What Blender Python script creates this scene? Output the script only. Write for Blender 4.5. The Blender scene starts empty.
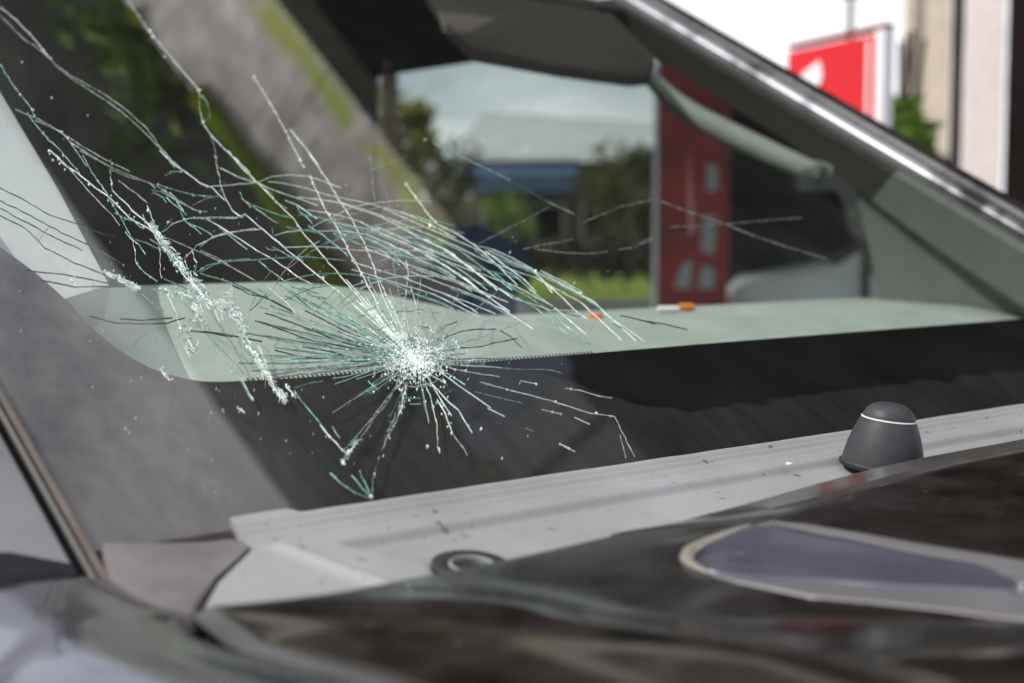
import bpy, bmesh, math, random
from math import sin, cos, radians, pi, atan2, sqrt, exp
from mathutils import Vector, Matrix, noise
random.seed(7)
sc = bpy.context.scene
COL = sc.collection

# ------------------------------------------------------------------ camera
FPX, CX, CY = 1327.0, 512.0, 341.5
pitch, yaw = radians(4.6), radians(51)
fh = Vector((-sin(yaw), cos(yaw), 0)); RT = Vector((cos(yaw), sin(yaw), 0)); ZU = Vector((0, 0, 1))
FW = fh*cos(pitch) - ZU*sin(pitch); UP = fh*sin(pitch) + ZU*cos(pitch)
CAM = Vector((0, 0, 1.28))
cd = bpy.data.cameras.new('camera'); cam = bpy.data.objects.new('camera', cd); COL.objects.link(cam)
cam.matrix_world = Matrix(((RT.x, UP.x, -FW.x, CAM.x), (RT.y, UP.y, -FW.y, CAM.y), (RT.z, UP.z, -FW.z, CAM.z), (0, 0, 0, 1)))
cd.sensor_width = 36; cd.lens = FPX/1024*36; cd.clip_start = 0.02; cd.clip_end = 3000
cd.dof.use_dof = True; cd.dof.focus_distance = 0.94; cd.dof.aperture_fstop = 5.0
sc.camera = cam
sc.render.resolution_x = 1024; sc.render.resolution_y = 683

# ------------------------------------------------------------------ world, sun, exposure
SUN_AZ, SUN_EL = radians(200), radians(52)          # azimuth from +Y towards +X
w = bpy.data.worlds.new("World"); sc.world = w; w.use_nodes = True
nt = w.node_tree; nt.nodes.clear()
N = nt.nodes.new
out = N('ShaderNodeOutputWorld'); bg = N('ShaderNodeBackground'); bg.inputs['Strength'].default_value = 0.13
sky = N('ShaderNodeTexSky'); sky.sky_type = 'NISHITA'; sky.sun_disc = False
sky.sun_elevation = SUN_EL; sky.sun_rotation = SUN_AZ; sky.air_density = 1.0; sky.dust_density = 1.5
tc = N('ShaderNodeTexCoord'); mp = N('ShaderNodeMapping'); mp.inputs['Scale'].default_value = (1.6, 1.6, 4.0)
nz = N('ShaderNodeTexNoise'); nz.inputs['Scale'].default_value = 1.5; nz.inputs['Detail'].default_value = 6; nz.inputs['Roughness'].default_value = .55
rp = N('ShaderNodeValToRGB'); rp.color_ramp.elements[0].position = .30; rp.color_ramp.elements[1].position = .47
mx = N('ShaderNodeMixRGB'); mx.inputs['Color2'].default_value = (9.6, 9.8, 10.1, 1)
nt.links.new(tc.outputs['Generated'], mp.inputs['Vector']); nt.links.new(mp.outputs['Vector'], nz.inputs['Vector'])
nt.links.new(nz.outputs['Fac'], rp.inputs['Fac']); nt.links.new(rp.outputs['Color'], mx.inputs['Fac'])
nt.links.new(sky.outputs['Color'], mx.inputs['Color1']); nt.links.new(mx.outputs['Color'], bg.inputs['Color'])
nt.links.new(bg.outputs['Background'], out.inputs['Surface'])
sl = bpy.data.lights.new('sun', 'SUN'); sl.energy = 4.4; sl.angle = radians(0.5); sl.color = (1, .95, .88)
so = bpy.data.objects.new('sun', sl); COL.objects.link(so)
SD = Vector((sin(SUN_AZ)*cos(SUN_EL), cos(SUN_AZ)*cos(SUN_EL), sin(SUN_EL)))
so.rotation_euler = SD.to_track_quat('Z', 'Y').to_euler(); so.location = SD*30
vs = sc.view_settings; vs.view_transform = 'Standard'; vs.look = 'None'; vs.exposure = 0.0; vs.gamma = 1; vs.use_curve_mapping = False
sc.cycles.max_bounces = 10; sc.cycles.transparent_max_bounces = 40; sc.cycles.caustics_reflective = False; sc.cycles.caustics_refractive = False

# ------------------------------------------------------------------ projection helpers: where things stand in the place
def ray(x, y):
    return (FW + RT*((x-CX)/FPX) - UP*((y-CY)/FPX)).normalized()
def onp(x, y, P, Nn):
    d = ray(x, y); return CAM + d*((P-CAM).dot(Nn)/d.dot(Nn))
RK = radians(27.5)
W0 = Vector((-.64, .26, 1.13)); WN = Vector((sin(RK), 0, cos(RK))); WS = Vector((-cos(RK), 0, sin(RK)))
def wp(s, y, h=0):           # windscreen frame: s up the slope, y across, h above the outer face
    return Vector((W0.x, 0, W0.z)) + WS*s + Vector((0, y, 0)) + WN*h
def gl(x, y):                # picture point on the outer face of the glass -> (s, y)
    p = onp(x, y, W0, WN); return ((p-W0).dot(WS), p.y)
def onz(x, y, z): return onp(x, y, Vector((0, 0, z)), ZU)
def smooth(a, b, x):
    t = min(1, max(0, (x-a)/(b-a))); return t*t*(3-2*t)

# ------------------------------------------------------------------ material helpers
MATS = {}
def mat(name, col, rough=.6, metal=0.0, var=.25, scale=20, bump=.0, spec=.5, col2=None, coat=0, stretch=None, detail=6, rvar=.0):
    m = bpy.data.materials.new(name); m.use_nodes = True; t = m.node_tree; b = t.nodes['Principled BSDF']
    b.inputs['Roughness'].default_value = rough; b.inputs['Metallic'].default_value = metal
    b.inputs['Specular IOR Level'].default_value = spec; b.inputs['Coat Weight'].default_value = coat; b.inputs['Coat Roughness'].default_value = .05
    co = t.nodes.new('ShaderNodeTexCoord'); mpn = t.nodes.new('ShaderNodeMapping')
    if stretch: mpn.inputs['Scale'].default_value = stretch
    t.links.new(co.outputs['Object'], mpn.inputs['Vector'])
    n1 = t.nodes.new('ShaderNodeTexNoise'); n1.inputs['Scale'].default_value = scale; n1.inputs['Detail'].default_value = detail; n1.inputs['Roughness'].default_value = .6
    t.links.new(mpn.outputs['Vector'], n1.inputs['Vector'])
    r = t.nodes.new('ShaderNodeValToRGB'); r.color_ramp.elements[0].position = .3; r.color_ramp.elements[1].position = .7
    c2 = col2 or tuple(min(1, c*(1+var)) for c in col); c1 = col if col2 else tuple(c*(1-var) for c in col)
    r.color_ramp.elements[0].color = (*c1, 1); r.color_ramp.elements[1].color = (*c2, 1)
    t.links.new(n1.outputs['Fac'], r.inputs['Fac']); t.links.new(r.outputs['Color'], b.inputs['Base Color'])
    if bump:
        bp = t.nodes.new('ShaderNodeBump'); bp.inputs['Strength'].default_value = bump; bp.inputs['Distance'].default_value = .002
        n2 = t.nodes.new('ShaderNodeTexNoise'); n2.inputs['Scale'].default_value = scale*6; n2.inputs['Detail'].default_value = 4
        t.links.new(mpn.outputs['Vector'], n2.inputs['Vector'])
        t.links.new(n2.outputs['Fac'], bp.inputs['Height']); t.links.new(bp.outputs['Normal'], b.inputs['Normal'])
    if rvar:
        mr = t.nodes.new('ShaderNodeMapRange'); mr.inputs['To Min'].default_value = rough-rvar; mr.inputs['To Max'].default_value = rough+rvar
        mr.inputs['From Min'].default_value = .3; mr.inputs['From Max'].default_value = .7
        t.links.new(n1.outputs['Fac'], mr.inputs['Value']); t.links.new(mr.outputs['Result'], b.inputs['Roughness'])
    MATS[name] = m; return m

def glass_mat(name, tint, dust=0.03, dustcol=(.5, .5, .5), k=1.55, ior=1.52, bump=.0):
    m = bpy.data.materials.new(name); m.use_nodes = True; t = m.node_tree; t.nodes.clear(); A = t.nodes.new; L = t.links.new
    o = A('ShaderNodeOutputMaterial'); tr = A('ShaderNodeBsdfTransparent'); tr.inputs['Color'].default_value = (*tint, 1)
    gs = A('ShaderNodeBsdfGlossy'); gs.inputs['Roughness'].default_value = .012
    df = A('ShaderNodeBsdfDiffuse'); df.inputs['Color'].default_value = (*dustcol, 1)
    co = A('ShaderNodeTexCoord'); n1 = A('ShaderNodeTexNoise'); n1.inputs['Scale'].default_value = 9; n1.inputs['Detail'].default_value = 9; n1.inputs['Roughness'].default_value = .7
    L(co.outputs['Object'], n1.inputs['Vector'])
    mr = A('ShaderNodeMapRange'); mr.inputs['From Min'].default_value = .3; mr.inputs['From Max'].default_value = .75; mr.inputs['To Min'].default_value = dust*.3; mr.inputs['To Max'].default_value = dust*1.8
    L(n1.outputs['Fac'], mr.inputs['Value'])
    m1 = A('ShaderNodeMixShader'); L(mr.outputs['Result'], m1.inputs['Fac']); L(tr.outputs[0], m1.inputs[1]); L(df.outputs[0], m1.inputs[2])
    fr = A('ShaderNodeFresnel'); fr.inputs['IOR'].default_value = ior
    geo = A('ShaderNodeNewGeometry')
    inv = A('ShaderNodeMath'); inv.operation = 'SUBTRACT'; inv.inputs[0].default_value = 1; L(geo.outputs['Backfacing'], inv.inputs[1])
    mk = A('ShaderNodeMath'); mk.operation = 'MULTIPLY'; mk.inputs[1].default_value = k; L(fr.outputs['Fac'], mk.inputs[0])
    mc = A('ShaderNodeMath'); mc.operation = 'MULTIPLY'; mc.use_clamp = True; L(mk.outputs[0], mc.inputs[0]); L(inv.outputs[0], mc.inputs[1])
    if bump:
        bp = A('ShaderNodeBump'); bp.inputs['Strength'].default_value = bump; bp.inputs['Distance'].default_value = .003
        nb = A('ShaderNodeTexNoise'); nb.inputs['Scale'].default_value = 5; L(co.outputs['Object'], nb.inputs['Vector'])
        L(nb.outputs['Fac'], bp.inputs['Height']); L(bp.outputs['Normal'], gs.inputs['Normal'])
    m2 = A('ShaderNodeMixShader'); L(mc.outputs[0], m2.inputs['Fac']); L(m1.outputs[0], m2.inputs[1]); L(gs.outputs[0], m2.inputs[2])
    L(m2.outputs[0], o.inputs['Surface']); return m

M_paint = mat('dark_metallic_paint', (.012, .011, .013), .3, 0, .3, 14, .03, .5, (.035, .031, .032), coat=.35, rvar=.12)
M_hood = mat('dusty_dark_hood_paint', (.005, .004, .0037), .15, 0, .3, 34, .02, .5, (.023, .0185, .017), coat=.35, rvar=.05, detail=15)
def specks(m, sc_, thr, col):
    t = m.node_tree; A = t.nodes.new; L = t.links.new; b = t.nodes['Principled BSDF']; src = b.inputs['Base Color'].links[0].from_socket
    co = A('ShaderNodeTexCoord'); n = A('ShaderNodeTexNoise'); n.inputs['Scale'].default_value = sc_; n.inputs['Detail'].default_value = 2; L(co.outputs['Object'], n.inputs['Vector'])
    mr = A('ShaderNodeMapRange'); mr.inputs['From Min'].default_value = thr; mr.inputs['From Max'].default_value = thr+.05; L(n.outputs['Fac'], mr.inputs['Value'])
    x = A('ShaderNodeMixRGB'); x.inputs['Color2'].default_value = (*col, 1); L(mr.outputs[0], x.inputs['Fac']); L(src, x.inputs['Color1']); L(x.outputs[0], b.inputs['Base Color'])
specks(M_hood, 210, .70, (.09, .075, .065))
M_fender = mat('fender_paint', (.15, .16, .205), .16, .9, .04, 8, .0, .5, None, coat=.6)
M_pillar = mat('pillar_paint', (.13, .12, .138), .3, .3, .2, 12, .02, .5, None, coat=.3)
M_cowl = mat('weathered_grey_plastic', (.175, .175, .184), .55, 0, .3, 7, .2, .4, (.235, .235, .248), detail=15)
specks(M_cowl, 130, .68, (.10, .09, .085))
M_cowl_dark = mat('grey_brown_plastic', (.10, .09, .092), .6, 0, .15, 30, .2, .4)
M_rubber = mat('black_rubber', (.012, .012, .013), .55, 0, .3, 40, .1)
M_cone = mat('grey_rubber', (.026, .026, .031), .5, 0, .3, 28, .05, .3, (.036, .036, .042))
M_white = mat('white_line', (.5, .5, .5), .5, 0, .1, 60)  # off-white for the thin cap ring and the small cowl clip
M_tan = mat('tan_edge_trim', (.075, .06, .054), .7, 0, .2, 30, 0, .2)
M_dash = mat('pale_dash_vinyl', (.33, .36, .33), .7, 0, .13, 14, .3, .3)
M_trim = mat('pale_pillar_trim', (.40, .40, .405), .7, 0, .06, 30, .1, .3)
M_far_trim = mat('grey_green_trim', (.15, .158, .14), .65, 0, .1, 20, .1, .3)
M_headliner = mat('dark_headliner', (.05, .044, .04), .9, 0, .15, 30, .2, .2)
M_visor = mat('sun_visor_vinyl', (.05, .044, .038), .8, 0, .1, 20, .1, .3)
M_interior = mat('black_interior', (.007, .0065, .0065), .8, 0, .3, 20, .1, .2)
M_seat = mat('blue_seat_cloth', (.015, .03, .07), .9, 0, .4, 30, .2, .2, (.03, .055, .12))
M_darkseat = mat('dark_seat_cloth', (.02, .02, .022), .9, 0, .3, 30, .2, .2)
M_crackw = mat('broken_glass_white', (.42, .55, .52), .25, 0, .12, 260, 0, .8, (.97, .98, .98))  # flecked light and dark to put the cracks' sparkle into the colour
M_crackg = mat('broken_glass_grey', (.16, .19, .185), .25, 0, .3, 260, 0, .8, (.50, .54, .52))
M_crackt = mat('broken_glass_teal', (.02, .20, .16), .2, 0, .4, 260, 0, .9, (.42, .74, .66))
M_crackd = mat('broken_glass_dark', (.06, .10, .09), .25, 0, .3, 300, 0, .6)  # dark reflections put into the colour of cracks over the pale dash
for m_, lo_a in ((M_crackw, .5), (M_crackg, .3), (M_crackt, .45), (M_crackd, .4)):
    t = m_.node_tree; A = t.nodes.new; L = t.links.new; b = t.nodes['Principled BSDF']
    co = A('ShaderNodeTexCoord'); n = A('ShaderNodeTexNoise'); n.inputs['Scale'].default_value = 150; n.inputs['Detail'].default_value = 5; n.inputs['Roughness'].default_value = .7
    L(co.outputs['Object'], n.inputs['Vector'])
    mr = A('ShaderNodeMapRange'); mr.inputs['From Min'].default_value = .38; mr.inputs['From Max'].default_value = .58; mr.inputs['To Min'].default_value = lo_a; L(n.outputs['Fac'], mr.inputs['Value']); L(mr.outputs['Result'], b.inputs['Alpha'])
M_core = mat('powdered_glass', (.74, .80, .80), .4, 0, .1, 300, 0, .6, (.98, .99, .99))
M_glass = glass_mat('windscreen_glass', (.955, .98, .968), .007, (.45, .45, .46), bump=.05)
M_win = glass_mat('door_glass', (.95, .975, .965), .01)

# frit with dust that the wipers never reach; lighter at left to carry the mirrored sky
def frit_mat():
    m = mat('black_frit', (.004, .004, .004), .8, 0, .2, 40, 0, .0)
    t = m.node_tree; A = t.nodes.new; L = t.links.new; b = t.nodes['Principled BSDF']
    co = A('ShaderNodeTexCoord'); sx = A('ShaderNodeSeparateXYZ'); L(co.outputs['UV'], sx.inputs[0])
    n = A('ShaderNodeTexNoise'); n.inputs['Scale'].default_value = 26; n.inputs['Detail'].default_value = 5; L(co.outputs['Object'], n.inputs['Vector'])
    # UV.x = y across, UV.y = s ; dust lies where s < limit(y) + noise
    fc = A('ShaderNodeFloatCurve')
    c = fc.mapping.curves[0]
    pts = [(0.0, 1.0), (.205, 1.0), (.22, .235), (.28, .225), (.36, .212), (.41, .10), (.46, .084), (.54, .09), (.62, .086), (.72, .095), (.85, .125), (1.0, .137)]
    c.points[0].location = pts[0]; c.points[1].location = pts[-1]
    for p in pts[1:-1]: c.points.new(*p)
    fc.mapping.update()
    my = A('ShaderNodeMath'); my.operation = 'DIVIDE'; my.inputs[1].default_value = 1.7; L(sx.outputs['X'], my.inputs[0]); L(my.outputs[0], fc.inputs['Value'])
    lim = A('ShaderNodeMath'); lim.operation = 'MULTIPLY'; lim.inputs[1].default_value = .60; L(fc.outputs[0], lim.inputs[0])
    nn = A('ShaderNodeMath'); nn.operation = 'MULTIPLY_ADD'; nn.inputs[1].default_value = .03; nn.inputs[2].default_value = -.015; L(n.outputs['Fac'], nn.inputs[0])
    s2 = A('ShaderNodeMath'); s2.operation = 'ADD'; L(sx.outputs['Y'], s2.inputs[0]); L(nn.outputs[0], s2.inputs[1])
    df = A('ShaderNodeMath'); df.operation = 'SUBTRACT'; L(lim.outputs[0], df.inputs[0]); L(s2.outputs[0], df.inputs[1])
    mr = A('ShaderNodeMapRange'); mr.inputs['From Min'].default_value = -.001; mr.inputs['From Max'].default_value = .003; L(df.outputs[0], mr.inputs['Value'])
    st = A('ShaderNodeMapping'); st.inputs['Rotation'].default_value = (0, 0, radians(-32)); st.inputs['Scale'].default_value = (70, 13, 1); L(co.outputs['UV'], st.inputs['Vector'])
    ns = A('ShaderNodeTexNoise'); ns.inputs['Scale'].default_value = 1.0; ns.inputs['Detail'].default_value = 6; ns.inputs['Roughness'].default_value = .7; L(st.outputs[0], ns.inputs['Vector'])
    r = A('ShaderNodeValToRGB'); r.color_ramp.elements[0].position = .3; r.color_ramp.elements[1].position = .75
    r.color_ramp.elements[0].color = (.009, .0085, .009, 1); r.color_ramp.elements[1].color = (.026, .024, .027, 1); L(ns.outputs['Fac'], r.inputs['Fac'])
    mixc = A('ShaderNodeMixRGB'); mixc.inputs['Color1'].default_value = (.004, .004, .004, 1)
    n9 = A('ShaderNodeTexNoise'); n9.inputs['Scale'].default_value = 1; n9.inputs['Detail'].default_value = 10; n9.inputs['Roughness'].default_value = .72
    m9 = A('ShaderNodeMapping'); m9.inputs['Scale'].default_value = (62, 30, 1); L(co.outputs['UV'], m9.inputs['Vector']); L(m9.outputs[0], n9.inputs['Vector'])
    r9 = A('ShaderNodeValToRGB'); r9.color_ramp.elements[0].position = .30; r9.color_ramp.elements[1].position = .74
    r9.color_ramp.elements[0].color = (.024, .019, .021, 1); r9.color_ramp.elements[1].color = (.095, .074, .078, 1); L(n9.outputs['Fac'], r9.inputs['Fac'])  # part dust, part sky reflection put into the colour
    ml = A('ShaderNodeMapRange'); ml.inputs['From Min'].default_value = .41; ml.inputs['From Max'].default_value = .33; L(sx.outputs['X'], ml.inputs['Value'])
    mdl = A('ShaderNodeMixRGB'); L(ml.outputs['Result'], mdl.inputs['Fac']); L(r.outputs['Color'], mdl.inputs['Color1']); L(r9.outputs['Color'], mdl.inputs['Color2'])
    L(mr.outputs['Result'], mixc.inputs['Fac']); L(mdl.outputs[0], mixc.inputs['Color2']); L(mixc.outputs[0], b.inputs['Base Color'])
    return m
M_frit = frit_mat()

# ------------------------------------------------------------------ mesh helpers
OFF = {}
def empty(name, loc, label=None, cat=None, group=None, rz=0):
    o = bpy.data.objects.new(name, None); COL.objects.link(o); o.location = loc; o.rotation_euler = (0, 0, rz); o.empty_display_size = .1
    if label: tag(o, label, cat, group)
    OFF[o.name] = Vector(loc); return o
def tag(o, label, cat, group=None):
    o['label'] = label; o['category'] = cat
    if group: o['group'] = group
    return o
def obj(name, vf, m, parent=None, sm=False, bev=0, world=False):
    vs_, fs = vf
    me = bpy.data.meshes.new(name)
    if world and parent is not None:
        r = parent
        while r.parent: r = r.parent
        off = OFF[r.name]; vs_ = [Vector(v)-off for v in vs_]
    me.from_pydata([tuple(v) for v in vs_], [], fs)
    bm = bmesh.new(); bm.from_mesh(me)
    bmesh.ops.recalc_face_normals(bm, faces=bm.faces)
    if bev:
        ed = [e for e in bm.edges if len(e.link_faces) == 2 and e.calc_face_angle(0) > .5]
        bmesh.ops.bevel(bm, geom=ed, offset=bev, segments=2, profile=.6, affect='EDGES', clamp_overlap=True)
    bm.to_mesh(me); bm.free()
    if sm:
        me.polygons.foreach_set('use_smooth', [True]*len(me.polygons)); me.set_sharp_from_angle(angle=radians(38)) if hasattr(me, 'set_sharp_from_angle') else None
    me.materials.append(m)
    o = bpy.data.objects.new(name, me); COL.objects.link(o)
    if parent is not None: o.parent = parent
    return o
def box(x0, x1, y0, y1, z0, z1):
    v = [(x, y, z) for x in (x0, x1) for y in (y0, y1) for z in (z0, z1)]
    return v, [(0, 1, 3, 2), (4, 6, 7, 5), (0, 4, 5, 1), (2, 3, 7, 6), (0, 2, 6, 4), (1, 5, 7, 3)]
def join(*a):
    v = []; f = []
    for vv, ff in a:
        o = len(v); v += list(vv); f += [tuple(i+o for i in q) for q in ff]
    return v, f
def prism(pts, d):           # closed slab from a polygon and a thickness vector
    n = len(pts); d = Vector(d); v = [Vector(p) for p in pts]+[Vector(p)+d for p in pts]
    return v, [tuple(range(n)), tuple(range(2*n-1, n-1, -1))]+[(i, (i+1) % n, n+(i+1) % n, n+i) for i in range(n)]
def tube(pts, r, n=8, flat=1.0):
    v = []; f = []; pts = [Vector(p) for p in pts]
    for i, p in enumerate(pts):
        t = (pts[min(i+1, len(pts)-1)]-pts[max(i-1, 0)]).normalized()
        a = t.cross(ZU if abs(t.z) < .95 else Vector((1, 0, 0))).normalized(); b = t.cross(a).normalized()
        rr = r(i/(len(pts)-1)) if callable(r) else r
        v += [p+a*cos(2*pi*k/n)*rr+b*sin(2*pi*k/n)*rr*flat for k in range(n)]
    m = len(pts)
    for i in range(m-1):
        for k in range(n): f.append((i*n+k, i*n+(k+1) % n, (i+1)*n+(k+1) % n, (i+1)*n+k))
    f += [tuple(range(n-1, -1, -1)), tuple(range((m-1)*n, m*n))]
    return v, f
def lathe(prof, c=(0, 0, 0), n=32, ax=Vector((0, 0, 1))):
    c = Vector(c); q = ZU.rotation_difference(ax); v = []; f = []
    for r, h in prof:
        for k in range(n): v.append(c+q @ Vector((r*cos(2*pi*k/n), r*sin(2*pi*k/n), h)))
    for i in range(len(prof)-1):
        for k in range(n): f.append((i*n+k, i*n+(k+1) % n, (i+1)*n+(k+1) % n, (i+1)*n+k))
    f += [tuple(range(n-1, -1, -1)), tuple(range((len(prof)-1)*n, len(prof)*n))]
    return v, f
def loft(secs, cap=True):    # list of equal-length point rows
    n = len(secs[0]); v = [Vector(p) for s in secs for p in s]; f = []
    for i in range(len(secs)-1):
        for k in range(n-1): f.append((i*n+k, i*n+k+1, (i+1)*n+k+1, (i+1)*n+k))
    return v, f
def loft_closed(secs):
    n = len(secs[0]); v = [Vector(p) for s in secs for p in s]; f = []
    for i in range(len(secs)-1):
        for k in range(n): f.append((i*n+k, i*n+(k+1) % n, (i+1)*n+(k+1) % n, (i+1)*n+k))
    f += [tuple(range(n-1, -1, -1)), tuple(range((len(secs)-1)*n, len(secs)*n))]
    return v, f
def grid(us, vs_, fn):       # height field as one sheet with a skirt; fn(u,v)->Vector or None
    v = []; f = []; nu, nv = len(us), len(vs_)
    for a in us:
        for b in vs_: v.append(fn(a, b))
    for i in range(nu-1):
        for k in range(nv-1): f.append((i*nv+k, (i+1)*nv+k, (i+1)*nv+k+1, i*nv+k+1))
    return v, f
def lin(a, b, n): return [a+(b-a)*i/(n-1) for i in range(n)]
def interp(pts, x):
    if x <= pts[0][0]: return pts[0][1]
    for (a, c), (b, d) in zip(pts, pts[1:]):
        if x <= b: return c+(d-c)*(x-a)/(b-a)
    return pts[-1][1]
def sinterp(pts, x):         # smooth interpolation (Catmull-Rom on uneven knots)
    n = len(pts)
    if x <= pts[0][0]: return pts[0][1]
    if x >= pts[-1][0]: return pts[-1][1]
    for i in range(n-1):
        if x <= pts[i+1][0]:
            x0, y0 = pts[i]; x1, y1 = pts[i+1]
            m0 = (pts[i+1][1]-pts[max(i-1, 0)][1])/(pts[i+1][0]-pts[max(i-1, 0)][0])
            m1 = (pts[min(i+2, n-1)][1]-pts[i][1])/(pts[min(i+2, n-1)][0]-pts[i][0])
            h = x1-x0; t = (x-x0)/h
            return (2*t**3-3*t*t+1)*y0+(t**3-2*t*t+t)*h*m0+(-2*t**3+3*t*t)*y1+(t**3-t*t)*h*m1

# ================================================================== THE SETTING
M_asphalt = mat('asphalt', (.045, .044, .042), .9, 0, .3, 3, .3, .2, (.07, .068, .065))
M_grass = mat('grass', (.10, .13, .02), .9, 0, .4, 2, .2, .1, (.19, .22, .04))
gnd = obj('ground', ([(-900, -900, 0), (900, -900, 0), (900, 900, 0), (-900, 900, 0)], [(0, 1, 2, 3)]), M_asphalt); gnd['kind'] = 'structure'
def polar(az, d, z=0):       # azimuth in degrees from +Y towards +X, seen from the camera
    return Vector((sin(radians(az))*d, cos(radians(az))*d, z))
lw = obj('lawn', ([polar(-75, 27, .01), polar(-42, 27, .01), polar(-38, 75, .01), polar(-80, 75, .01)], [(0, 1, 2, 3)]), M_grass); lw['kind'] = 'structure'

M_hill = mat('wooded_hill', (.03, .034, .018), .95, 0, .4, .3, .2, .1, (.07, .075, .04))
hs = [[polar(a, 120, -.5), polar(a, 122, 1.5), polar(a, 128, 4.4+1.6*noise.noise(Vector((a*.25, 0, 0)))+.7*noise.noise(Vector((a*1.1, 3, 0)))), polar(a, 160, 5), polar(a, 170, -.5)] for a in lin(-105, -41, 90)]
hill = obj('hill', loft(hs), M_hill, sm=True); hill['kind'] = 'structure'

# ------------------------------------------------------------------ building with concrete canopy above the car
M_conc = None
def conc():
    m = mat('mossy_concrete', (.44, .41, .38), .9, 0, .2, 4.5, .3, .2, (.90, .86, .82), detail=14)
    t = m.node_tree; A = t.nodes.new; L = t.links.new; b = t.nodes['Principled BSDF']
    src = b.inputs['Base Color'].links[0].from_socket
    co = A('ShaderNodeTexCoord'); sx = A('ShaderNodeSeparateXYZ'); L(co.outputs['Object'], sx.inputs[0])
    n = A('ShaderNodeTexNoise'); n.inputs['Scale'].default_value = 2.2; n.inputs['Detail'].default_value = 6; L(co.outputs['Object'], n.inputs['Vector'])
    # moss grows along a band 0.1-0.35 m above the lower edge (object z = 0 there)
    d = A('ShaderNodeMath'); d.operation = 'SUBTRACT'; d.inputs[1].default_value = .13; L(sx.outputs['Z'], d.inputs[0])
    ab = A('ShaderNodeMath'); ab.operation = 'ABSOLUTE'; L(d.outputs[0], ab.inputs[0])
    m1 = A('ShaderNodeMapRange'); m1.inputs['From Min'].default_value = .16; m1.inputs['From Max'].default_value = .0; L(ab.outputs[0], m1.inputs['Value'])
    m2 = A('ShaderNodeMapRange'); m2.inputs['From Min'].default_value = .40; m2.inputs['From Max'].default_value = .53; L(n.outputs['Fac'], m2.inputs['Value'])
    mm = A('ShaderNodeMath'); mm.operation = 'MULTIPLY'; L(m1.outputs[0], mm.inputs[0]); L(m2.outputs[0], mm.inputs[1])
    mu = A('ShaderNodeMath'); mu.operation = 'MULTIPLY'; mu.inputs[1].default_value = 1.5; mu.use_clamp = True; L(mm.outputs[0], mu.inputs[0])
    # soot streaks running down
    mp_ = A('ShaderNodeMapping'); mp_.inputs['Scale'].default_value = (5, 5, .5); L(co.outputs['Object'], mp_.inputs['Vector'])
    n3 = A('ShaderNodeTexNoise'); n3.inputs['Scale'].default_value = 2.5; n3.inputs['Detail'].default_value = 8; L(mp_.outputs[0], n3.inputs['Vector'])
    r3 = A('ShaderNodeMapRange'); r3.inputs['From Min'].default_value = .42; r3.inputs['From Max'].default_value = .7; r3.inputs['To Max'].default_value = .5; L(n3.outputs['Fac'], r3.inputs['Value'])
    x1 = A('ShaderNodeMixRGB'); x1.inputs['Color2'].default_value = (.25, .235, .24, 1); L(r3.outputs[0], x1.inputs['Fac']); L(src, x1.inputs['Color1'])
    x2 = A('ShaderNodeMixRGB'); x2.inputs['Color2'].default_value = (.46, .52, .15, 1); L(mu.outputs[0], x2.inputs['Fac']); L(x1.outputs[0], x2.inputs['Color1'])
    L(x2.outputs[0], b.inputs['Base Color']); return m
M_conc = conc()
M_moss = mat('moss', (.40, .54, .05), .95, 0, .3, 8, .4, .1, (.56, .68, .11))
M_dkclad = mat('black_cladding', (.005, .005, .005), .8, 0, .3, .8, .1, .15, (.11, .115, .10), detail=3)  # pale patches put in as hazy streaks of mirrored sky
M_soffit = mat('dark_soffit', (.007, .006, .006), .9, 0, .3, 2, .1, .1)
M_bluepan = mat('blue_panel', (.03, .06, .13), .5, 0, .4, 1.2, .05, .3, (.12, .14, .20))
M_post = mat('pinkish_white_post', (.86, .76, .75), .7, 0, .08, 3, .1, .3)
M_beige = mat('beige_render', (.76, .66, .55), .85, 0, .1, 2, .2, .2)
M_brown = mat('dark_brown_timber', (.045, .035, .03), .8, 0, .4, 5, .2, .2, None, stretch=(1, 1, .1))
BO = Vector((-.75, .5, 0))
bld = empty('canopy_building', BO, 'concrete canopy building with mossy fascia over dark cladding beyond the car', 'building', rz=radians(20))
Q = Matrix.Rotation(radians(20), 4, 'Z')
def bl(v): return Q.inverted() @ (Vector(v)-BO)   # world -> building frame
ZB, ZF, ZT = 5.62, 6.72, 9.05
XL, XR = -7.2, 10
fas = []
# fascia cast in bays, each a piece of its own; upright joints recessed
bays = [(-7.2, -4.6), (-4.6, -2.9), (-2.9, -1.62)]
for a, b in bays:
    o = obj('concrete_panel', join(box(a+.004, b-.004, 0, .25, 0, ZF-ZB)), M_conc, bld, bev=.015); o.location = (0, 5, ZB)
x = -1.62
k = 0
while x < XR-.01:            # further along: narrow piers with blue infill panels
    o = obj('concrete_panel', box(x+.004, x+.30, 0, .25, 0, ZF-ZB), M_cowl_dark, bld, bev=.015); o.location = (0, 5, ZB)
    x2 = min(x+1.05, XR)
    o = obj('infill_panel', box(x+.304, x2, .08, .22, 0, ZF-ZB), M_bluepan if k % 2 == 0 or k > 3 else M_cowl_dark, bld, bev=.008); o.location = (0, 5, ZB)
    x = x2; k += 1
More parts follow.
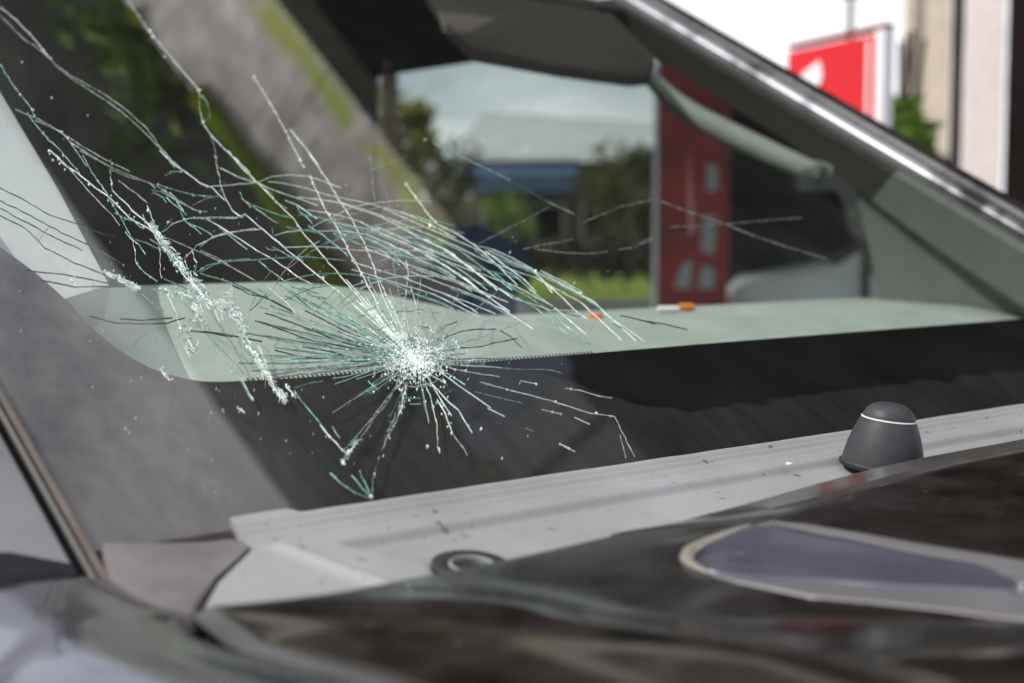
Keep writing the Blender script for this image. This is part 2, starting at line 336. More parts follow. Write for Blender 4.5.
# moss growing along the coping of the fascia
vv = []
random.seed(3)
ms = ([], [])
for i in range(2200):
    px = random.uniform(XL, XR) if i % 8 == 0 else random.uniform(-3.6, -1.6); s = random.uniform(.02, .05)*(1.5 if -3.0 < px < -1.6 else 1)
    c = Vector((px, 5+random.uniform(-.05, .05), ZF+random.uniform(-.10, .02)))
    v8, f8 = lathe([(s*.5, -s*.4), (s, 0), (s*.6, s*.45)], c, 5); ms = join(ms, (v8, f8)) if i % 60 == 0 else (ms[0]+v8, ms[1]+[tuple(q+len(ms[0]) for q in ff) for ff in f8])
o = obj('moss_strip', ms, M_moss, bld, sm=True); o['kind'] = 'stuff'
obj('upper_wall', box(XL, XR, 5.3, 22, ZF-.4, ZT), M_dkclad, bld)
obj('canopy_soffit', box(XL, XR, 5.255, 24, ZB+.05, ZB+.3), M_soffit, bld)  # depth added out of view to keep bonnet and glass reflections dark
nB = Q @ Vector((0, 1, 0))
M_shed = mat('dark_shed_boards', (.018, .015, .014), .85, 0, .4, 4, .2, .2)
# hanging roots from the lower edge of the fascia
for px_, zlen in ((-2.05, 1.0), (-1.86, 1.15), (-2.35, .5), (-1.66, .9), (-2.6, .4)):
    pts = [(px_+.02*sin(i*1.3), 5.02, ZB+.02-zlen*i/8) for i in range(9)]
    obj('hanging_root', tube(pts, .012, 5), M_tan, bld)

# leafy plants standing on the ledge
M_leaf = mat('leaf_green', (.08, .14, .02), .6, 0, .4, 1.5, 0, .3, (.18, .26, .05))
M_leafd = mat('leaf_olive', (.04, .05, .012), .7, 0, .4, 1.5, 0, .2, (.09, .10, .025))
M_bark = mat('bark', (.09, .07, .055), .9, 0, .4, 6, .3, .1)
def leaf_cloud(n, centers, size):
    v = []; f = []
    for i in range(n):
        c, r = random.choice(centers)
        d = Vector((random.gauss(0, 1), random.gauss(0, 1), random.gauss(0, 1))).normalized()*r*random.uniform(.35, 1.05)
        p = Vector(c)+d; a = Vector((random.gauss(0, 1), random.gauss(0, 1), random.gauss(0, .6))).normalized(); b = a.cross(Vector((random.gauss(0, 1), random.gauss(0, 1), random.gauss(0, 1)))).normalized()
        s = size*random.uniform(.5, 1.3); o = len(v)
        v += [p-a*s, p+b*s*.45+a*.1*s, p+a*s, p-b*s*.45+a*.1*s]; f.append((o, o+1, o+2, o+3))
    return v, f
def tree(name, loc, h, cr, label, cat='tree', n=1500, m=None, group=None, trunk=.35, seed=1, leaf=.16):
    random.seed(seed); t = empty(name, loc, label, cat, group)
    tr = tube([(0.02*sin(i), .03*cos(i*2)*h*.1, h*.75*i/6) for i in range(7)], lambda u: max(.02, h*.035*(1-.75*u)), 7)
    parts = [tr]; cs = []
    for k in range(9):
        az = random.uniform(0, 2*pi); z0 = h*random.uniform(trunk, .7); rr = cr*random.uniform(.35, .8); e = Vector((cos(az)*rr, sin(az)*rr, z0+h*random.uniform(.05, .25)))
        parts.append(tube([(0, 0, z0*.9), e*.5+Vector((0, 0, z0*.5)), e], lambda u: h*.012*(1.1-u), 5)); cs.append((e, cr*random.uniform(.28, .5)))
    cs.append((Vector((0, 0, h*.85)), cr*.5))
    obj('trunk', join(*parts), M_bark, t, sm=True); obj('crown', leaf_cloud(n, cs, leaf*h/5), m or M_leaf, t)
    return t
def plant(name, parent_loc, h, label, cat='plant', n=160, m=None, seed=1, group=None, rad=.3):
    random.seed(seed); t = empty(name, parent_loc, label, cat, group)
    st = join(*[tube([(0, 0, 0), (random.uniform(-.3, .3)*rad, random.uniform(-.3, .3)*rad, h*.5), (random.uniform(-1, 1)*rad, random.uniform(-1, 1)*rad, h*.95)], .008+.01*h*.3, 5) for _ in range(5)])
    obj('stem', st, M_bark, t); obj('foliage', leaf_cloud(n, [(Vector((random.uniform(-1, 1)*rad*.6, random.uniform(-1, 1)*rad*.6, h*random.uniform(.4, .97))), rad*.6) for _ in range(9)], .06+.03*h), m or M_leaf, t)
    return t
def bw(x, y, z): return BO + Q @ Vector((x, y, 0)) + Vector((0, 0, z))
M_leafb = mat('leaf_bright', (.14, .26, .03), .6, 0, .4, 1.5, 0, .3, (.28, .42, .08))
plant('ledge_plant', bw(-3.9, 5.12, ZF+.03), .80, m=M_leafb, label= 'green leafy plant growing on the ledge above the mossy concrete', seed=5, rad=.45, n=260)
plant('ledge_plant', bw(-4.6, 5.12, ZF+.03), .55, m=M_leafb, label= 'smaller green plant at the far end of the concrete ledge', seed=6, rad=.35, n=160)

# ------------------------------------------------------------------ things beyond the car
def along(px, py, d):        # a point d metres (horizontally) from the camera
    r = ray(px, py); k = d/sqrt(r.x*r.x+r.y*r.y); return CAM+r*k
def facing(p): return atan2(-p.x, p.y)          # rz so local +Y points away from the eye
# pale building with shallow roof
M_pale = mat('pale_grey_wall', (.34, .36, .37), .8, 0, .1, 1, .1, .2)
M_roofblue = mat('blue_awning', (.04, .07, .13), .6, 0, .2, 2, .05, .3)
M_dkwall = mat('brown_shop_front', (.10, .075, .07), .85, 0, .3, 1, .1, .2)
p = along(565, 200, 48); p.z = 0
sh = empty('shop_building', p, 'long pale grey shop building with blue awning beyond the lawn', 'building', rz=facing(p)-.05)
obj('wall', box(-3.4, 4.2, 0, 8, 0, 3.9), M_dkwall, sh)
obj('roof', prism([(-4, -.8, 3.9), (4.8, -.8, 3.9), (4.8, 8.5, 3.9), (4.8, 3.8, 5.7), (-3.4, 3.8, 5.9), (-4, 8.5, 3.9)][:2]+[(4.8, 3.8, 5.3), (-3.4, 3.8, 5.9)], (0, .12, .18)), M_pale, sh)
obj('awning', prism([(-3.6, -1.6, 3.3), (.5, -1.6, 3.3), (.5, -.02, 3.86), (-3.6, -.02, 3.86)], (0, 0, .08)), M_roofblue, sh)
obj('awning_valance', box(-3.6, .5, -1.66, -1.61, 2.75, 3.34), M_roofblue, sh)
for i in range(4):
    wf = obj('window', box(-3.0+i*1.8, -1.8+i*1.8, -.06, .02, .9, 2.4), M_pale, sh); obj('pane', box(-2.9+i*1.8, -1.9+i*1.8, -.075, -.062, 1.0, 2.3), M_interior, wf)
# shed / dark timber wall beyond the passenger window
p = along(815, 235, 15); p.z = 0
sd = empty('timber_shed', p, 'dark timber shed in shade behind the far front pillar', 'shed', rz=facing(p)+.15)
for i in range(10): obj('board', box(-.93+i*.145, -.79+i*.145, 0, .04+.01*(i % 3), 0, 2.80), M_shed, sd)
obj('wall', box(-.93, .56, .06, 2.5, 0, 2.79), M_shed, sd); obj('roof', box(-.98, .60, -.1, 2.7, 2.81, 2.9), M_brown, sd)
# red totem seen through the car
M_red = mat('red_sign_paint', (.62, .012, .02), .5, 0, .08, 3, .05, .4)
M_redd = mat('red_plastic', (.10, .02, .016), .5, 0, .1, 2.2, .05, .4, (.40, .024, .024), detail=3)
M_signw = mat('sign_white', (.75, .74, .76), .5, 0, .05, 3)
p = along(693, 230, 10.5); p.z = 0
tt = empty('red_totem', p, 'tall red advertising totem with white patches seen through the passenger window', 'sign', rz=facing(p))
wv = 66/FPX*10.5*1.05
obj('cabinet', box(-wv/2, wv/2, 0, .35, .1, 2.62), M_redd, tt, bev=.02); obj('base', box(-wv/2-.04, wv/2+.04, -.04, .4, 0, .1), M_brown, tt)
obj('side_rail', box(-wv/2-.035, -wv/2-.002, -.02, .37, .1, 2.62), M_signw, tt, bev=.005)
obj('printed_patch', prism([(.06, -.006, 1.15), (.17, -.006, 1.12), (.18, -.006, 1.42), (.08, -.006, 1.44)], (0, .005, 0)), M_pale, tt)
obj('printed_patch', prism([(.10, -.006, 1.62), (.19, -.006, 1.62), (.19, -.006, 1.80), (.10, -.006, 1.84)], (0, .005, 0)), M_pale, tt)
obj('printed_patch', prism([(-.15, -.006, .86), (-.02, -.006, .86), (.0, -.006, 1.08), (-.08, -.006, 1.05)], (0, .005, 0)), M_pale, tt)
obj('printed_patch', prism([(.04, -.006, .86), (.17, -.006, .86), (.17, -.006, 1.02), (.07, -.006, 1.04)], (0, .005, 0)), M_pale, tt)
# red sign board beyond the roof pillar
a = along(792, 50, 5.75); b = along(885, 33, 5.27)
p = (a+b)/2; zt = p.z; p.z = 0
rs = empty('red_sign', p, 'bright red sign board with white border on a post above the far roof pillar', 'sign', rz=atan2((b-a).y, (b-a).x))
W2 = (Vector((b.x, b.y, 0))-Vector((a.x, a.y, 0))).length/2
obj('board', box(-W2-.03, W2-.055, 0, .04, zt-.36, zt), M_red, rs, bev=.004)
obj('border', box(W2-.052, W2, -.004, .044, zt-.36, zt+.012), M_signw, rs, bev=.004)
obj('top_rail', box(-W2-.03, W2, -.004, .044, zt+.014, zt+.032), M_redd, rs, bev=.004)
obj('printed_patch', prism([(-.22, -.006, zt-.10), (-.10, -.006, zt-.06), (-.08, -.006, zt-.13), (-.13, -.006, zt-.20), (-.2, -.006, zt-.17)], (0, .005, 0)), M_signw, rs)
obj('printed_stripe', box(W2-.10, W2-.085, -.006, -.001, zt-.34, zt-.02), M_signw, rs)
obj('post', tube([(.12, .07, 0), (.12, .07, zt-.2)], .02, 10), M_brown, rs, sm=True)
# upright things beyond the canopy at the right
def upright(name, x0, x1, d, h, m, lab, cat, cap=True):
    a = along(x0, 100, d); b = along(x1, 100, d); p = (a+b)/2; p.z = 0; w_ = (b-a).length/2
    t = empty(name, p, lab, cat, rz=facing(p))
    obj('shaft', box(-w_, w_, 0, 2*w_ if w_ < .6 else .8, 0, h), m, t, bev=.02)
    obj('base', box(-w_-.06, w_+.06, -.06, min(2*w_, .8)+.06, 0, .4), m, t, bev=.02)
    return t
upright('rendered_pier', 902, 949, 31, 10, M_beige, 'beige rendered pier right of the green shrub', 'pier')
upright('dark_post', 950, 963, 30, 10, M_brown, 'thin dark post between the beige pier and the pinkish white post', 'post')
upright('pale_post', 964, 1003, 29.5, 10, M_post, 'pinkish white post between two dark posts', 'post')
upright('dark_post', 1006, 1085, 30.5, 10, M_brown, 'wide dark brown post at the right edge beside the pinkish white post', 'post')
# thin lamp mast further back
p = along(850, 30, 30); p.z = 0
lm = empty('lamp_mast', p, 'thin grey lamp mast rising behind the red sign board', 'lamp post', rz=facing(p))
M_galv = mat('galvanised_steel', (.35, .34, .35), .5, .5, .1, 5)
obj('mast', tube([(0, 0, 0), (0, 0, 9)], lambda u: .11-.04*u, 10), M_galv, lm, sm=True); obj('lamp_head', box(-.15, .9, -.12, .12, 9, 9.12), M_galv, lm, bev=.02)
# shrub between sign and pier
p = along(905, 120, 9.5); p.z = 0
plant('tall_shrub', p, 2.75, 'bright green shrub between the red sign and the beige pier', 'shrub', m=M_leafb, n=1500, seed=9, rad=.24)
# trees and hedge
k = 0
M_olive = mat('leaf_yellow_olive', (.16, .16, .03), .7, 0, .4, 1.5, 0, .2, (.32, .30, .08))
for (px, d, h, cr, m_, lab) in ((388, 26, 4.3, 1.1, M_olive, 'slim olive tree at the left end of the passenger window'),
                              (432, 30, 3.4, 1.3, M_leafd, 'dark round tree left of the shop building'),
                              (612, 38, 3.9, 1.5, M_leafd, 'olive tree in front of the right end of the shop'),
                              (655, 34, 3.6, 1.2, M_leafd, 'olive tree partly behind the red totem'),
                              (508, 40, 2.6, 1.2, M_leaf, 'low bushy tree under the blue awning')):
    p = along(px, 200, d); p.z = 0; k += 1
    tree('olive_tree', p, h, cr, lab, n=1400, m=m_, seed=20+k, group='trees beyond the lawn', trunk=.2)
# slim stems left of the window
for i, px in enumerate((384, 393)):
    p = along(px, 100, 7.5); p.z = 0
    t = empty('timber_pole', p, ('left' if i == 0 else 'right')+' of two brown poles beyond the rear edge of the passenger window', 'pole', 'brown poles')
    obj('pole', tube([(0, 0, 0), (.01, 0, 1.6), (0, 0, 3.1)], lambda u: .03-.008*u, 8), M_bark, t, sm=True)
    obj('pole_cap', lathe([(.028, 3.1), (.03, 3.12), (.01, 3.14)], n=8), M_brown, t)
p = along(520, 240, 30); p.z = 0
random.seed(50)
hg = empty('dark_hedge', p, 'low dark hedge across the lawn below the shop front', 'hedge', rz=facing(p))
obj('foliage', leaf_cloud(2600, [(Vector((-4+i*.5, random.uniform(-.1, .1), .75)), .55) for i in range(17)], .14), mat('leaf_dark', (.03, .028, .02), .7, 0, .4, 1.5, 0, .2, (.07, .06, .045)), hg)
[obj('stem', tube([(-4+i*.8, 0, 0), (-4+i*.8, .05, .7)], .03, 5), M_bark, hg) for i in range(11)]
# unseen trees added at left behind to darken reflections in bonnet and glass
for i, (az, d, h) in enumerate(((-76, 30, 12), (-88, 26, 11), (-66, 52, 14), (-100, 30, 12))):
    tree('unseen_tree', polar(az, d), h, h*.33, ['unseen dark tree far left behind the car, added for reflections', 'unseen dark tree further left, second of the added row', 'tallest unseen dark tree beyond the lawn, added for reflections', 'unseen dark tree at the outer left end of the added row'][i], n=2200, m=M_leafd, seed=60+i, group='unseen trees added left of the canopy')

# parked car, white, seen through the passenger window
def parked_car(name, p, rz, label):
    t = empty(name, p, label, 'car', rz=rz)
    prof = [(-2.1, .3), (-2.15, .62), (-1.95, .86), (-1.45, .92), (-.75, 1.36), (.45, 1.40), (1.1, .98), (1.9, .84), (2.1, .62), (2.1, .3)]
    secs = []
    for yy, k in ((-.82, .0), (-.8, .03), (-.62, .06), (.62, .06), (.8, .03), (.82, 0)):
        secs.append([(x*(1-(0.0 if abs(yy) < .7 else .01)), yy*(1.0 if z < .95 else .84), z+(k if z > .5 else 0)) for x, z in prof])
    obj('body', loft_closed(secs), MATS['white_car_paint'], t, sm=True, bev=.02)
    for s in (-1, 1):
        obj('side_window', prism([(-1.15, s*.775, .98), (-.7, s*.715, 1.3), (.38, s*.715, 1.33), (.85, s*.775, 1.0)], (0, s*.02, 0)), M_interior, t)
        for x in (-1.3, 1.3):
            wq = obj('wheel', lathe([(.2, -.1), (.31, -.09), (.32, 0), (.31, .09), (.2, .1)], (x, s*.76, .32), 20, Vector((0, 1, 0))), M_rubber, t, sm=True)
            obj('rim', lathe([(.19, -.02), (.17, .02)], (x, s*.86, .32), 14, Vector((0, s, 0))), M_galv, wq)
        obj('tail_light', box(-2.17, -2.0, s*.62-.13, s*.62+.13, .68, .84), MATS['tail_red'], t, bev=.01)
        obj('indicator', box(-2.16, -2.0, s*.62-.13, s*.62+.13, .85, .91), MATS['amber'], t, bev=.01)
        obj('headlight', box(1.85, 2.09, s*.6-.15, s*.6+.15, .66, .8), M_signw, t, bev=.02)
    obj('windscreen', prism([(.5, -.6, 1.385), (.5, .6, 1.385), (1.08, .66, 1.02), (1.08, -.66, 1.02)], (.03, 0, .02)), M_interior, t)
    return t
mat('white_car_paint', (.66, .68, .70), .3, 0, .04, 3, 0, .5, None, coat=.5); mat('tail_red', (.5, .02, .015), .25); mat('amber', (.7, .25, .03), .3)
p = along(958, 290, 12.2); p.z = 0
parked_car('parked_car', p, facing(p)+pi+.15, 'white parked car with red tail lights in shade beyond the passenger window')

# ================================================================== THE CAR
CO = Vector((-.9, .97, 0))
car = empty('car', CO, 'dark grey car with shattered windscreen and weathered grey cowl panel filling the foreground', 'car')
def cw(name, vf, m, parent=None, **k): return obj(name, vf, m, parent or car, world=True, **k)

# ---- windscreen: slab of glass
def yr(s): return 1.600+.05*s
ST = 1.225
YL = .241
outline = [(-.012, YL), (ST, YL+.02), (ST, yr(ST)), (-.012, yr(-.012))]
ws = cw('windscreen', prism([wp(s, y, 0) for s, y in outline], -WN*.005), M_glass)
ws['label'] = 'cracked greenish windscreen glass with a star break low on the near side'
# ---- frit band printed under the glass along base and side
ft = [(.25, .36), (.31, .331), (.40, .303), (.55, .290), (1.2, .29)]
EDGEPX = [(1300, 293), (1024, 314), (860, 326), (700, 338), (600, 346), (520, 352), (400, 362), (300, 370), (250, 372.5), (222, 373.5), (205, 373), (188, 370.5), (168, 365.5), (150, 358.5), (131, 348), (113, 336), (97, 322.5), (84, 309.5), (73, 297), (58, 283), (36, 264), (0, 238)]
inner = [(gl(1300, 293)[0], 1.60)]+[gl(*q) for q in EDGEPX[1:10]]
s_l = [gl(*q) for q in EDGEPX[10:]]
left_in = [(a, b) for a, b in s_l]+[(.62, .296), (1.2, .297)]
poly_in = inner+left_in
h_ = -.0062
vv = []; ff = []
outer_pts = [(-.02, 1.60)]
for s, y in poly_in:
    pass
def fr_outer(s, y):
    if y > .40: return (-.02, y)
    if y > .345: return (-.02, YL+(y-.345)/.055*(.40-YL))
    return (max(-.02, s-.20*max(0, y-.29)/.052) if s < .4 else s, YL)
ring = []
for s, y in poly_in: ring.append(((s, y), fr_outer(s, y)))
UVS = []
for (a, b) in ring:
    for (s, y) in (a, b): vv.append(wp(s, y, h_)); UVS.append((y, s))
n_ = len(ring)
for (a, b) in ring:
    for (s, y) in (a, b): vv.append(wp(s, y, h_-.001)); UVS.append((y, s))
for i in range(n_-1):
    ff.append((2*i, 2*i+1, 2*i+3, 2*i+2)); o = 2*n_; ff.append((o+2*i, o+2*i+2, o+2*i+3, o+2*i+1))
    ff.append((2*i, 2*i+2, o+2*i+2, o+2*i)); ff.append((2*i+1, o+2*i+1, o+2*i+3, 2*i+3))
fo = cw('frit_band', (vv, ff), M_frit, ws)
uvl = fo.data.uv_layers.new(name='UVMap')
for lp in fo.data.loops: uvl.data[lp.index].uv = UVS[lp.vertex_index]
# dotted fade along the frit edge (printed teeth)
tv = ([], [])
y = .40
while y < .70:
    s0 = interp(sorted([(b, a) for a, b in inner]), y)
    q = prism([wp(s0-.001, y, h_+.0003), wp(s0-.001, y+.0016, h_+.0003), wp(s0+.0028, y+.0012, h_+.0003), wp(s0+.0028, y+.0004, h_+.0003)], -WN*.0005)
    tv = (tv[0]+q[0], tv[1]+[tuple(i+len(tv[0]) for i in f) for f in q[1]]); y += .0036
o = cw('frit_teeth', tv, M_frit, ws); o['kind'] = 'stuff'
# frit along the far side and the top
cw('frit_strip', prism([wp(.02, yr(.02)-.012, h_), wp(ST, yr(ST)-.012, h_), wp(ST, yr(ST), h_), wp(.02, yr(.02), h_)], -WN*.001), M_frit, ws)

# ---- dashboard
def dash_z(x, y):
    back = .045*(1-smooth(.66, .96, y))      # instrument hood on the near side
    u = (-x-.70)/.5
    z = 1.128+.055*smooth(0, .7, u)+.004*smooth(.7, 1, u)
    z += back*smooth(.2, .95, u)*(.92+.08*smooth(.3, .5, y))
    if u > 1: z -= .5*(u-1)**1.5
    return z
def dash_pt(x, y): return Vector((x, y, dash_z(x, y)))
xs = lin(-.66, -1.2, 46)+[-1.205, -1.215, -1.23, -1.26, -1.3]
ys = lin(.29, 1.635, 110)
dv, dfc = grid(xs, ys, dash_pt)
nb = len(dv); dv2 = list(dv)
dash = cw('dashboard', (dv2, dfc), M_dash, sm=True)
sm_ = dash.modifiers.new('thick', 'SOLIDIFY'); sm_.thickness = .03; sm_.offset = 1 if False else -1
cw('dash_front', prism([(-1.285, .29, 1.17), (-1.285, 1.635, 1.14), (-1.22, 1.635, .6), (-1.22, .29, .6)], (.02, 0, 0)), M_interior)
# vent slots on the dash
for yv in (.62, 1.15):
    for i in range(5):
        yy = yv+i*.05
        a = dash_pt(-.86, yy)+Vector((0, 0, .001)); b = dash_pt(-.86, yy+.035)+Vector((0, 0, .001)); c_ = dash_pt(-.875, yy+.035)+Vector((0, 0, .001)); d_ = dash_pt(-.875, yy)+Vector((0, 0, .001))
# near pillar inner trim
WI = W0-WN*.03
def onW(px, py, dd): return onp(px, py, W0-WN*dd, WN)
tp = [onW(q[0], q[1], .03) for q in ((-120, -110), (0, 88), (60, 188), (112, 284), (60, 300), (-60, 215), (-260, 20))]
cw('pillar_trim', prism(tp, -WN*.035), M_trim, bev=.006, sm=True)

# ---- interior
sw = []
cw('steering_wheel', lathe([(.165, -.012), (.178, -.016), (.19, 0), (.178, .016), (.165, .012)], (-1.36, .62, 1.02), 32, Vector((.9, 0, .42))), M_interior, sm=True)
def seat(y, m, lab):
    s_ = [[(x, y+dy, z) for dy in (-.24, -.2, .2, .24)] for x, z in ((-1.50, .62), (-1.55, .72), (-1.95, .70), (-2.0, .62))]
    a = cw('seat', join(box(-2.0, -1.5, y-.24, y+.24, .45, .66)), m, bev=.03, sm=True)
    b = cw('seat_back', prism([(-1.93, y-.23, .6), (-1.93, y+.23, .6), (-2.12, y+.21, 1.20), (-2.12, y-.21, 1.20)], (-.13, 0, -.02)), m, bev=.04, sm=True)
    cw('headrest', prism([(-2.12, y-.13, 1.25), (-2.12, y+.13, 1.25), (-2.16, y+.12, 1.40), (-2.16, y-.12, 1.40)], (-.09, 0, -.02)), m, bev=.03, sm=True)
seat(.62, M_darkseat, ''); seat(1.30, M_darkseat, '')
cw('cabin_floor', box(-3.0, -.75, .3, 1.62, .35, .39), M_interior)
cw('rear_wall', box(-3.05, -2.95, .25, 1.68, .35, 1.72), M_interior)
cw('firewall', box(-.74, -.70, .28, 1.62, .35, 1.07), M_interior)
# roof with lining
rp_ = []
ROOF = [(-1.735, 1.700), (-1.85, 1.745), (-2.1, 1.775), (-2.6, 1.78), (-3.08, 1.76)]
rs_ = []
for x_, z_ in ROOF:
    rs_.append([(x_, y, z_-.10*((abs(y-.96)/.74)**4)+.0) for y in lin(.26, 1.70, 15)])
rv, rf = loft(rs_)
ro = cw('roof', (rv, rf), M_paint, sm=True); mo = ro.modifiers.new('thick', 'SOLIDIFY'); mo.thickness = .012
rv2 = [Vector(v)-Vector((0, 0, .03)) for v in rv]
hl = cw('headliner', (rv2, rf), M_headliner, sm=True); mo = hl.modifiers.new('thick', 'SOLIDIFY'); mo.thickness = .01
cw('windscreen_header', prism([wp(ST-.03, .27, -.012), wp(ST-.03, 1.65, -.012), wp(ST+.09, 1.65, -.03), wp(ST+.09, .27, -.03)], -WN*.03), M_headliner, bev=.006)
# sun visor
vz = [(-1.452, 1.062, 1.545), (-1.45, 1.104, 1.512), (-1.45, 1.26, 1.503), (-1.45, 1.40, 1.499), (-1.452, 1.445, 1.505), (-1.458, 1.46, 1.535), (-1.74, 1.62, 1.662), (-1.74, 1.22, 1.662)]
vis = cw('sun_visor', prism(vz, (.0, 0, .018)), M_visor, bev=.005, sm=True)
# far door: frame round an opening, pane in it
YF = 1.66
op = [(-1.176, 1.05), (-1.176, 1.19), (-1.226, 1.352), (-1.525, 1.528), (-1.63, 1.597), (-1.9, 1.676), (-2.2, 1.712), (-2.46, 1.706), (-2.60, 1.66), (-2.62, 1.05)]
ou = [(-.72, .95), (-.72, 1.13), (-1.02, 1.31), (-1.50, 1.555), (-1.66, 1.635), (-1.9, 1.73), (-2.2, 1.77), (-2.5, 1.77), (-2.98, 1.74), (-3.0, .95)]
nn_ = len(op)
v_ = [Vector((x, YF, z)) for x, z in op]+[Vector((x, YF, z)) for x, z in ou]+[Vector((x, YF+.05, z)) for x, z in op]+[Vector((x, YF+.05, z)) for x, z in ou]
f_ = []
for i in range(nn_):
    j = (i+1) % nn_
    f_ += [(i, j, nn_+j, nn_+i), (2*nn_+i, 3*nn_+i, 3*nn_+j, 2*nn_+j), (i, 2*nn_+i, 2*nn_+j, j), (nn_+i, nn_+j, 3*nn_+j, 3*nn_+i)]
fd = cw('door_frame', (v_, f_), M_interior)
cw('door_panel', box(-2.9, -.74, YF+.002, YF+.09, .3, .955), M_paint, bev=.02)
cw('door_window', prism([(x, YF+.02, z) for x, z in op], (0, .004, 0)), M_win)
# far pillar trim inside: grey-green moulding from dash up along the screen
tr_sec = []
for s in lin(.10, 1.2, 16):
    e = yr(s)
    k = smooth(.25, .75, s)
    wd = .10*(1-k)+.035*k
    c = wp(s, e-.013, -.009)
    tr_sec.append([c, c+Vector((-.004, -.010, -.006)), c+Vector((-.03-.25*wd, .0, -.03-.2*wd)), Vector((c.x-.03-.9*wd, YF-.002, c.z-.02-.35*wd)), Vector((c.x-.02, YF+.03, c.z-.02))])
cw('far_pillar_trim', loft_closed(tr_sec[:7]), M_far_trim, sm=True)
cw('shaded_upper_trim', loft_closed(tr_sec[6:]), M_headliner, sm=True)  # roof shade put into the colour with the dark headliner material
cw('quarter_trim', prism([(-.78, YF-.006, 1.06), (-1.168, YF-.006, 1.06), (-1.168, YF-.006, 1.19), (-1.215, YF-.006, 1.345), (-1.06, YF-.006, 1.29), (-.78, YF-.006, 1.15)], (0, -.02, 0)), M_far_trim, bev=.006)
# grab handle
M_handle = mat('handle_vinyl', (.27, .29, .265), .6, 0, .1, 30, .1, .3)
hp = [Vector((-1.63, 1.625, 1.545)), Vector((-1.56, 1.60, 1.505)), Vector((-1.50, 1.595, 1.472)), Vector((-1.42, 1.595, 1.437)), Vector((-1.33, 1.595, 1.400)), Vector((-1.275, 1.597, 1.378)), Vector((-1.25, 1.625, 1.372))]
gh = cw('grab_handle', tube([hp[0].lerp(hp[0], 0)]+hp[1:], lambda u: .0135+.005*sin(pi*min(1, u*1.05)), 12), M_handle, sm=True)
tcp = onp(960, 242, Vector((0, 1.612, 0)), Vector((0, 1, 0)))
cw('trim_clip', lathe([(.010, -.01), (.010, .003), (.006, .006)], tcp, 14, Vector((.2, -.8, .5)).normalized()), M_signw, sm=True)
cw('handle_mount', lathe([(.013, 0), (.014, .008), (.010, .016)], (-1.258, 1.612, 1.374), 12, Vector((0, -1, 0))), M_far_trim, gh, sm=True)
# far pillar outside: rubber, raised painted moulding
ps = []
for s in lin(-.06, 1.26, 24):
    e = yr(s); c = wp(s, e, 0)
    ps.append([wp(s, e+.001, -.002), wp(s, e-.004, .001), wp(s, e-.002, .004), wp(s, e+.003, .0085), wp(s, e+.006, .0100), wp(s, e+.009, .0104), wp(s, e+.011, .0098), wp(s, e+.011, -.02), wp(s, e+.001, -.02)])
M_gloss = mat('broken_highlight_moulding', (.02, .021, .022), .36, .9, .3, 7, .05, .5, (.24, .25, .27), detail=3)  # dark and light blotches put a broken highlight into the colour
for nd_ in M_gloss.node_tree.nodes:
    if nd_.type == 'VALTORGB': nd_.color_ramp.elements[0].position = .44; nd_.color_ramp.elements[1].position = .56
cw('screen_moulding', loft_closed(ps), M_gloss, sm=True)
ps = []
for s in lin(-.10, 1.28, 24):
    e = yr(s)+.012
    ps.append([wp(s, e, -.02), wp(s, e, .013), wp(s, e+.004, .018), wp(s, e+.03, .022), wp(s, e+.06, .012), wp(s, e+.085, -.02), wp(s, e+.09, -.06)])
cw('far_pillar', loft_closed(ps), M_paint, sm=True)
# near side: rubber seam, tan edge and painted pillar
def strip(name, ya, yb, ha, hb, m, s0=-.06, s1=1.28):
    secs = [[wp(s, ya, -.03), wp(s, ya, ha-.002), wp(s, (ya+yb)/2, max(ha, hb)), wp(s, yb, hb-.002), wp(s, yb, -.03)] for s in lin(s0, s1, 12)]
    return cw(name, loft_closed(secs), m, sm=True)
strip('screen_seal', .2365, .2405, .001, .001, M_rubber)
strip('edge_trim', .2405, .2455, .003, .0015, M_tan, s0=-.05)
strip('seam_rubber', .2335, .2363, -.006, -.004, M_rubber).name = 'pillar_seal'
pp = []
for s in lin(-.028, 1.28, 30):
    k_ = 1-smooth(-.028, .06, s)
    def P(y, h): return wp(s+k_*(.006+.55*(.2305-y)), y, h)
    pp.append([P(.2330, -.03), P(.2330, -.002), P(.229, .003), P(.205, .004), P(.175, -.004), P(.15, -.02), P(.132, -.05), P(.12, -.12), P(.16, -.12)])
cw('near_pillar', loft_closed(pp), M_pillar, sm=True)
# near door below/behind the pillar
nd = [(-.64, .30), (-.64, .98), (-.80, 1.02), (-2.9, 1.02), (-2.9, .30)]
cw('near_door', prism([(x, .09, z) for x, z in nd], (0, .05, 0)), M_paint, bev=.01)
cw('near_door_window', prism([(-.90, .150, 1.03), (-1.76, .175, 1.665), (-2.56, .175, 1.675), (-2.50, .150, 1.03)], (0, .004, 0)), M_win)
cw('near_rear_pillar', prism([(-2.5, .16, 1.02), (-2.95, .13, 1.02), (-2.95, .22, 1.72), (-2.6, .22, 1.72)], (0, .05, 0)), M_paint)
cw('roof_rail', tube([(-1.74, .25, 1.675), (-2.1, .245, 1.70), (-2.6, .245, 1.70), (-3.05, .25, 1.68)], .03, 8), M_paint, sm=True)
cw('far_roof_rail', tube([(-1.74, 1.70, 1.675), (-2.1, 1.71, 1.705), (-2.6, 1.71, 1.705), (-3.05, 1.70, 1.68)], .03, 8), M_paint, sm=True)
cw('tailgate', box(-3.12, -3.055, .2, 1.74, .35, 1.74), M_paint, bev=.02)

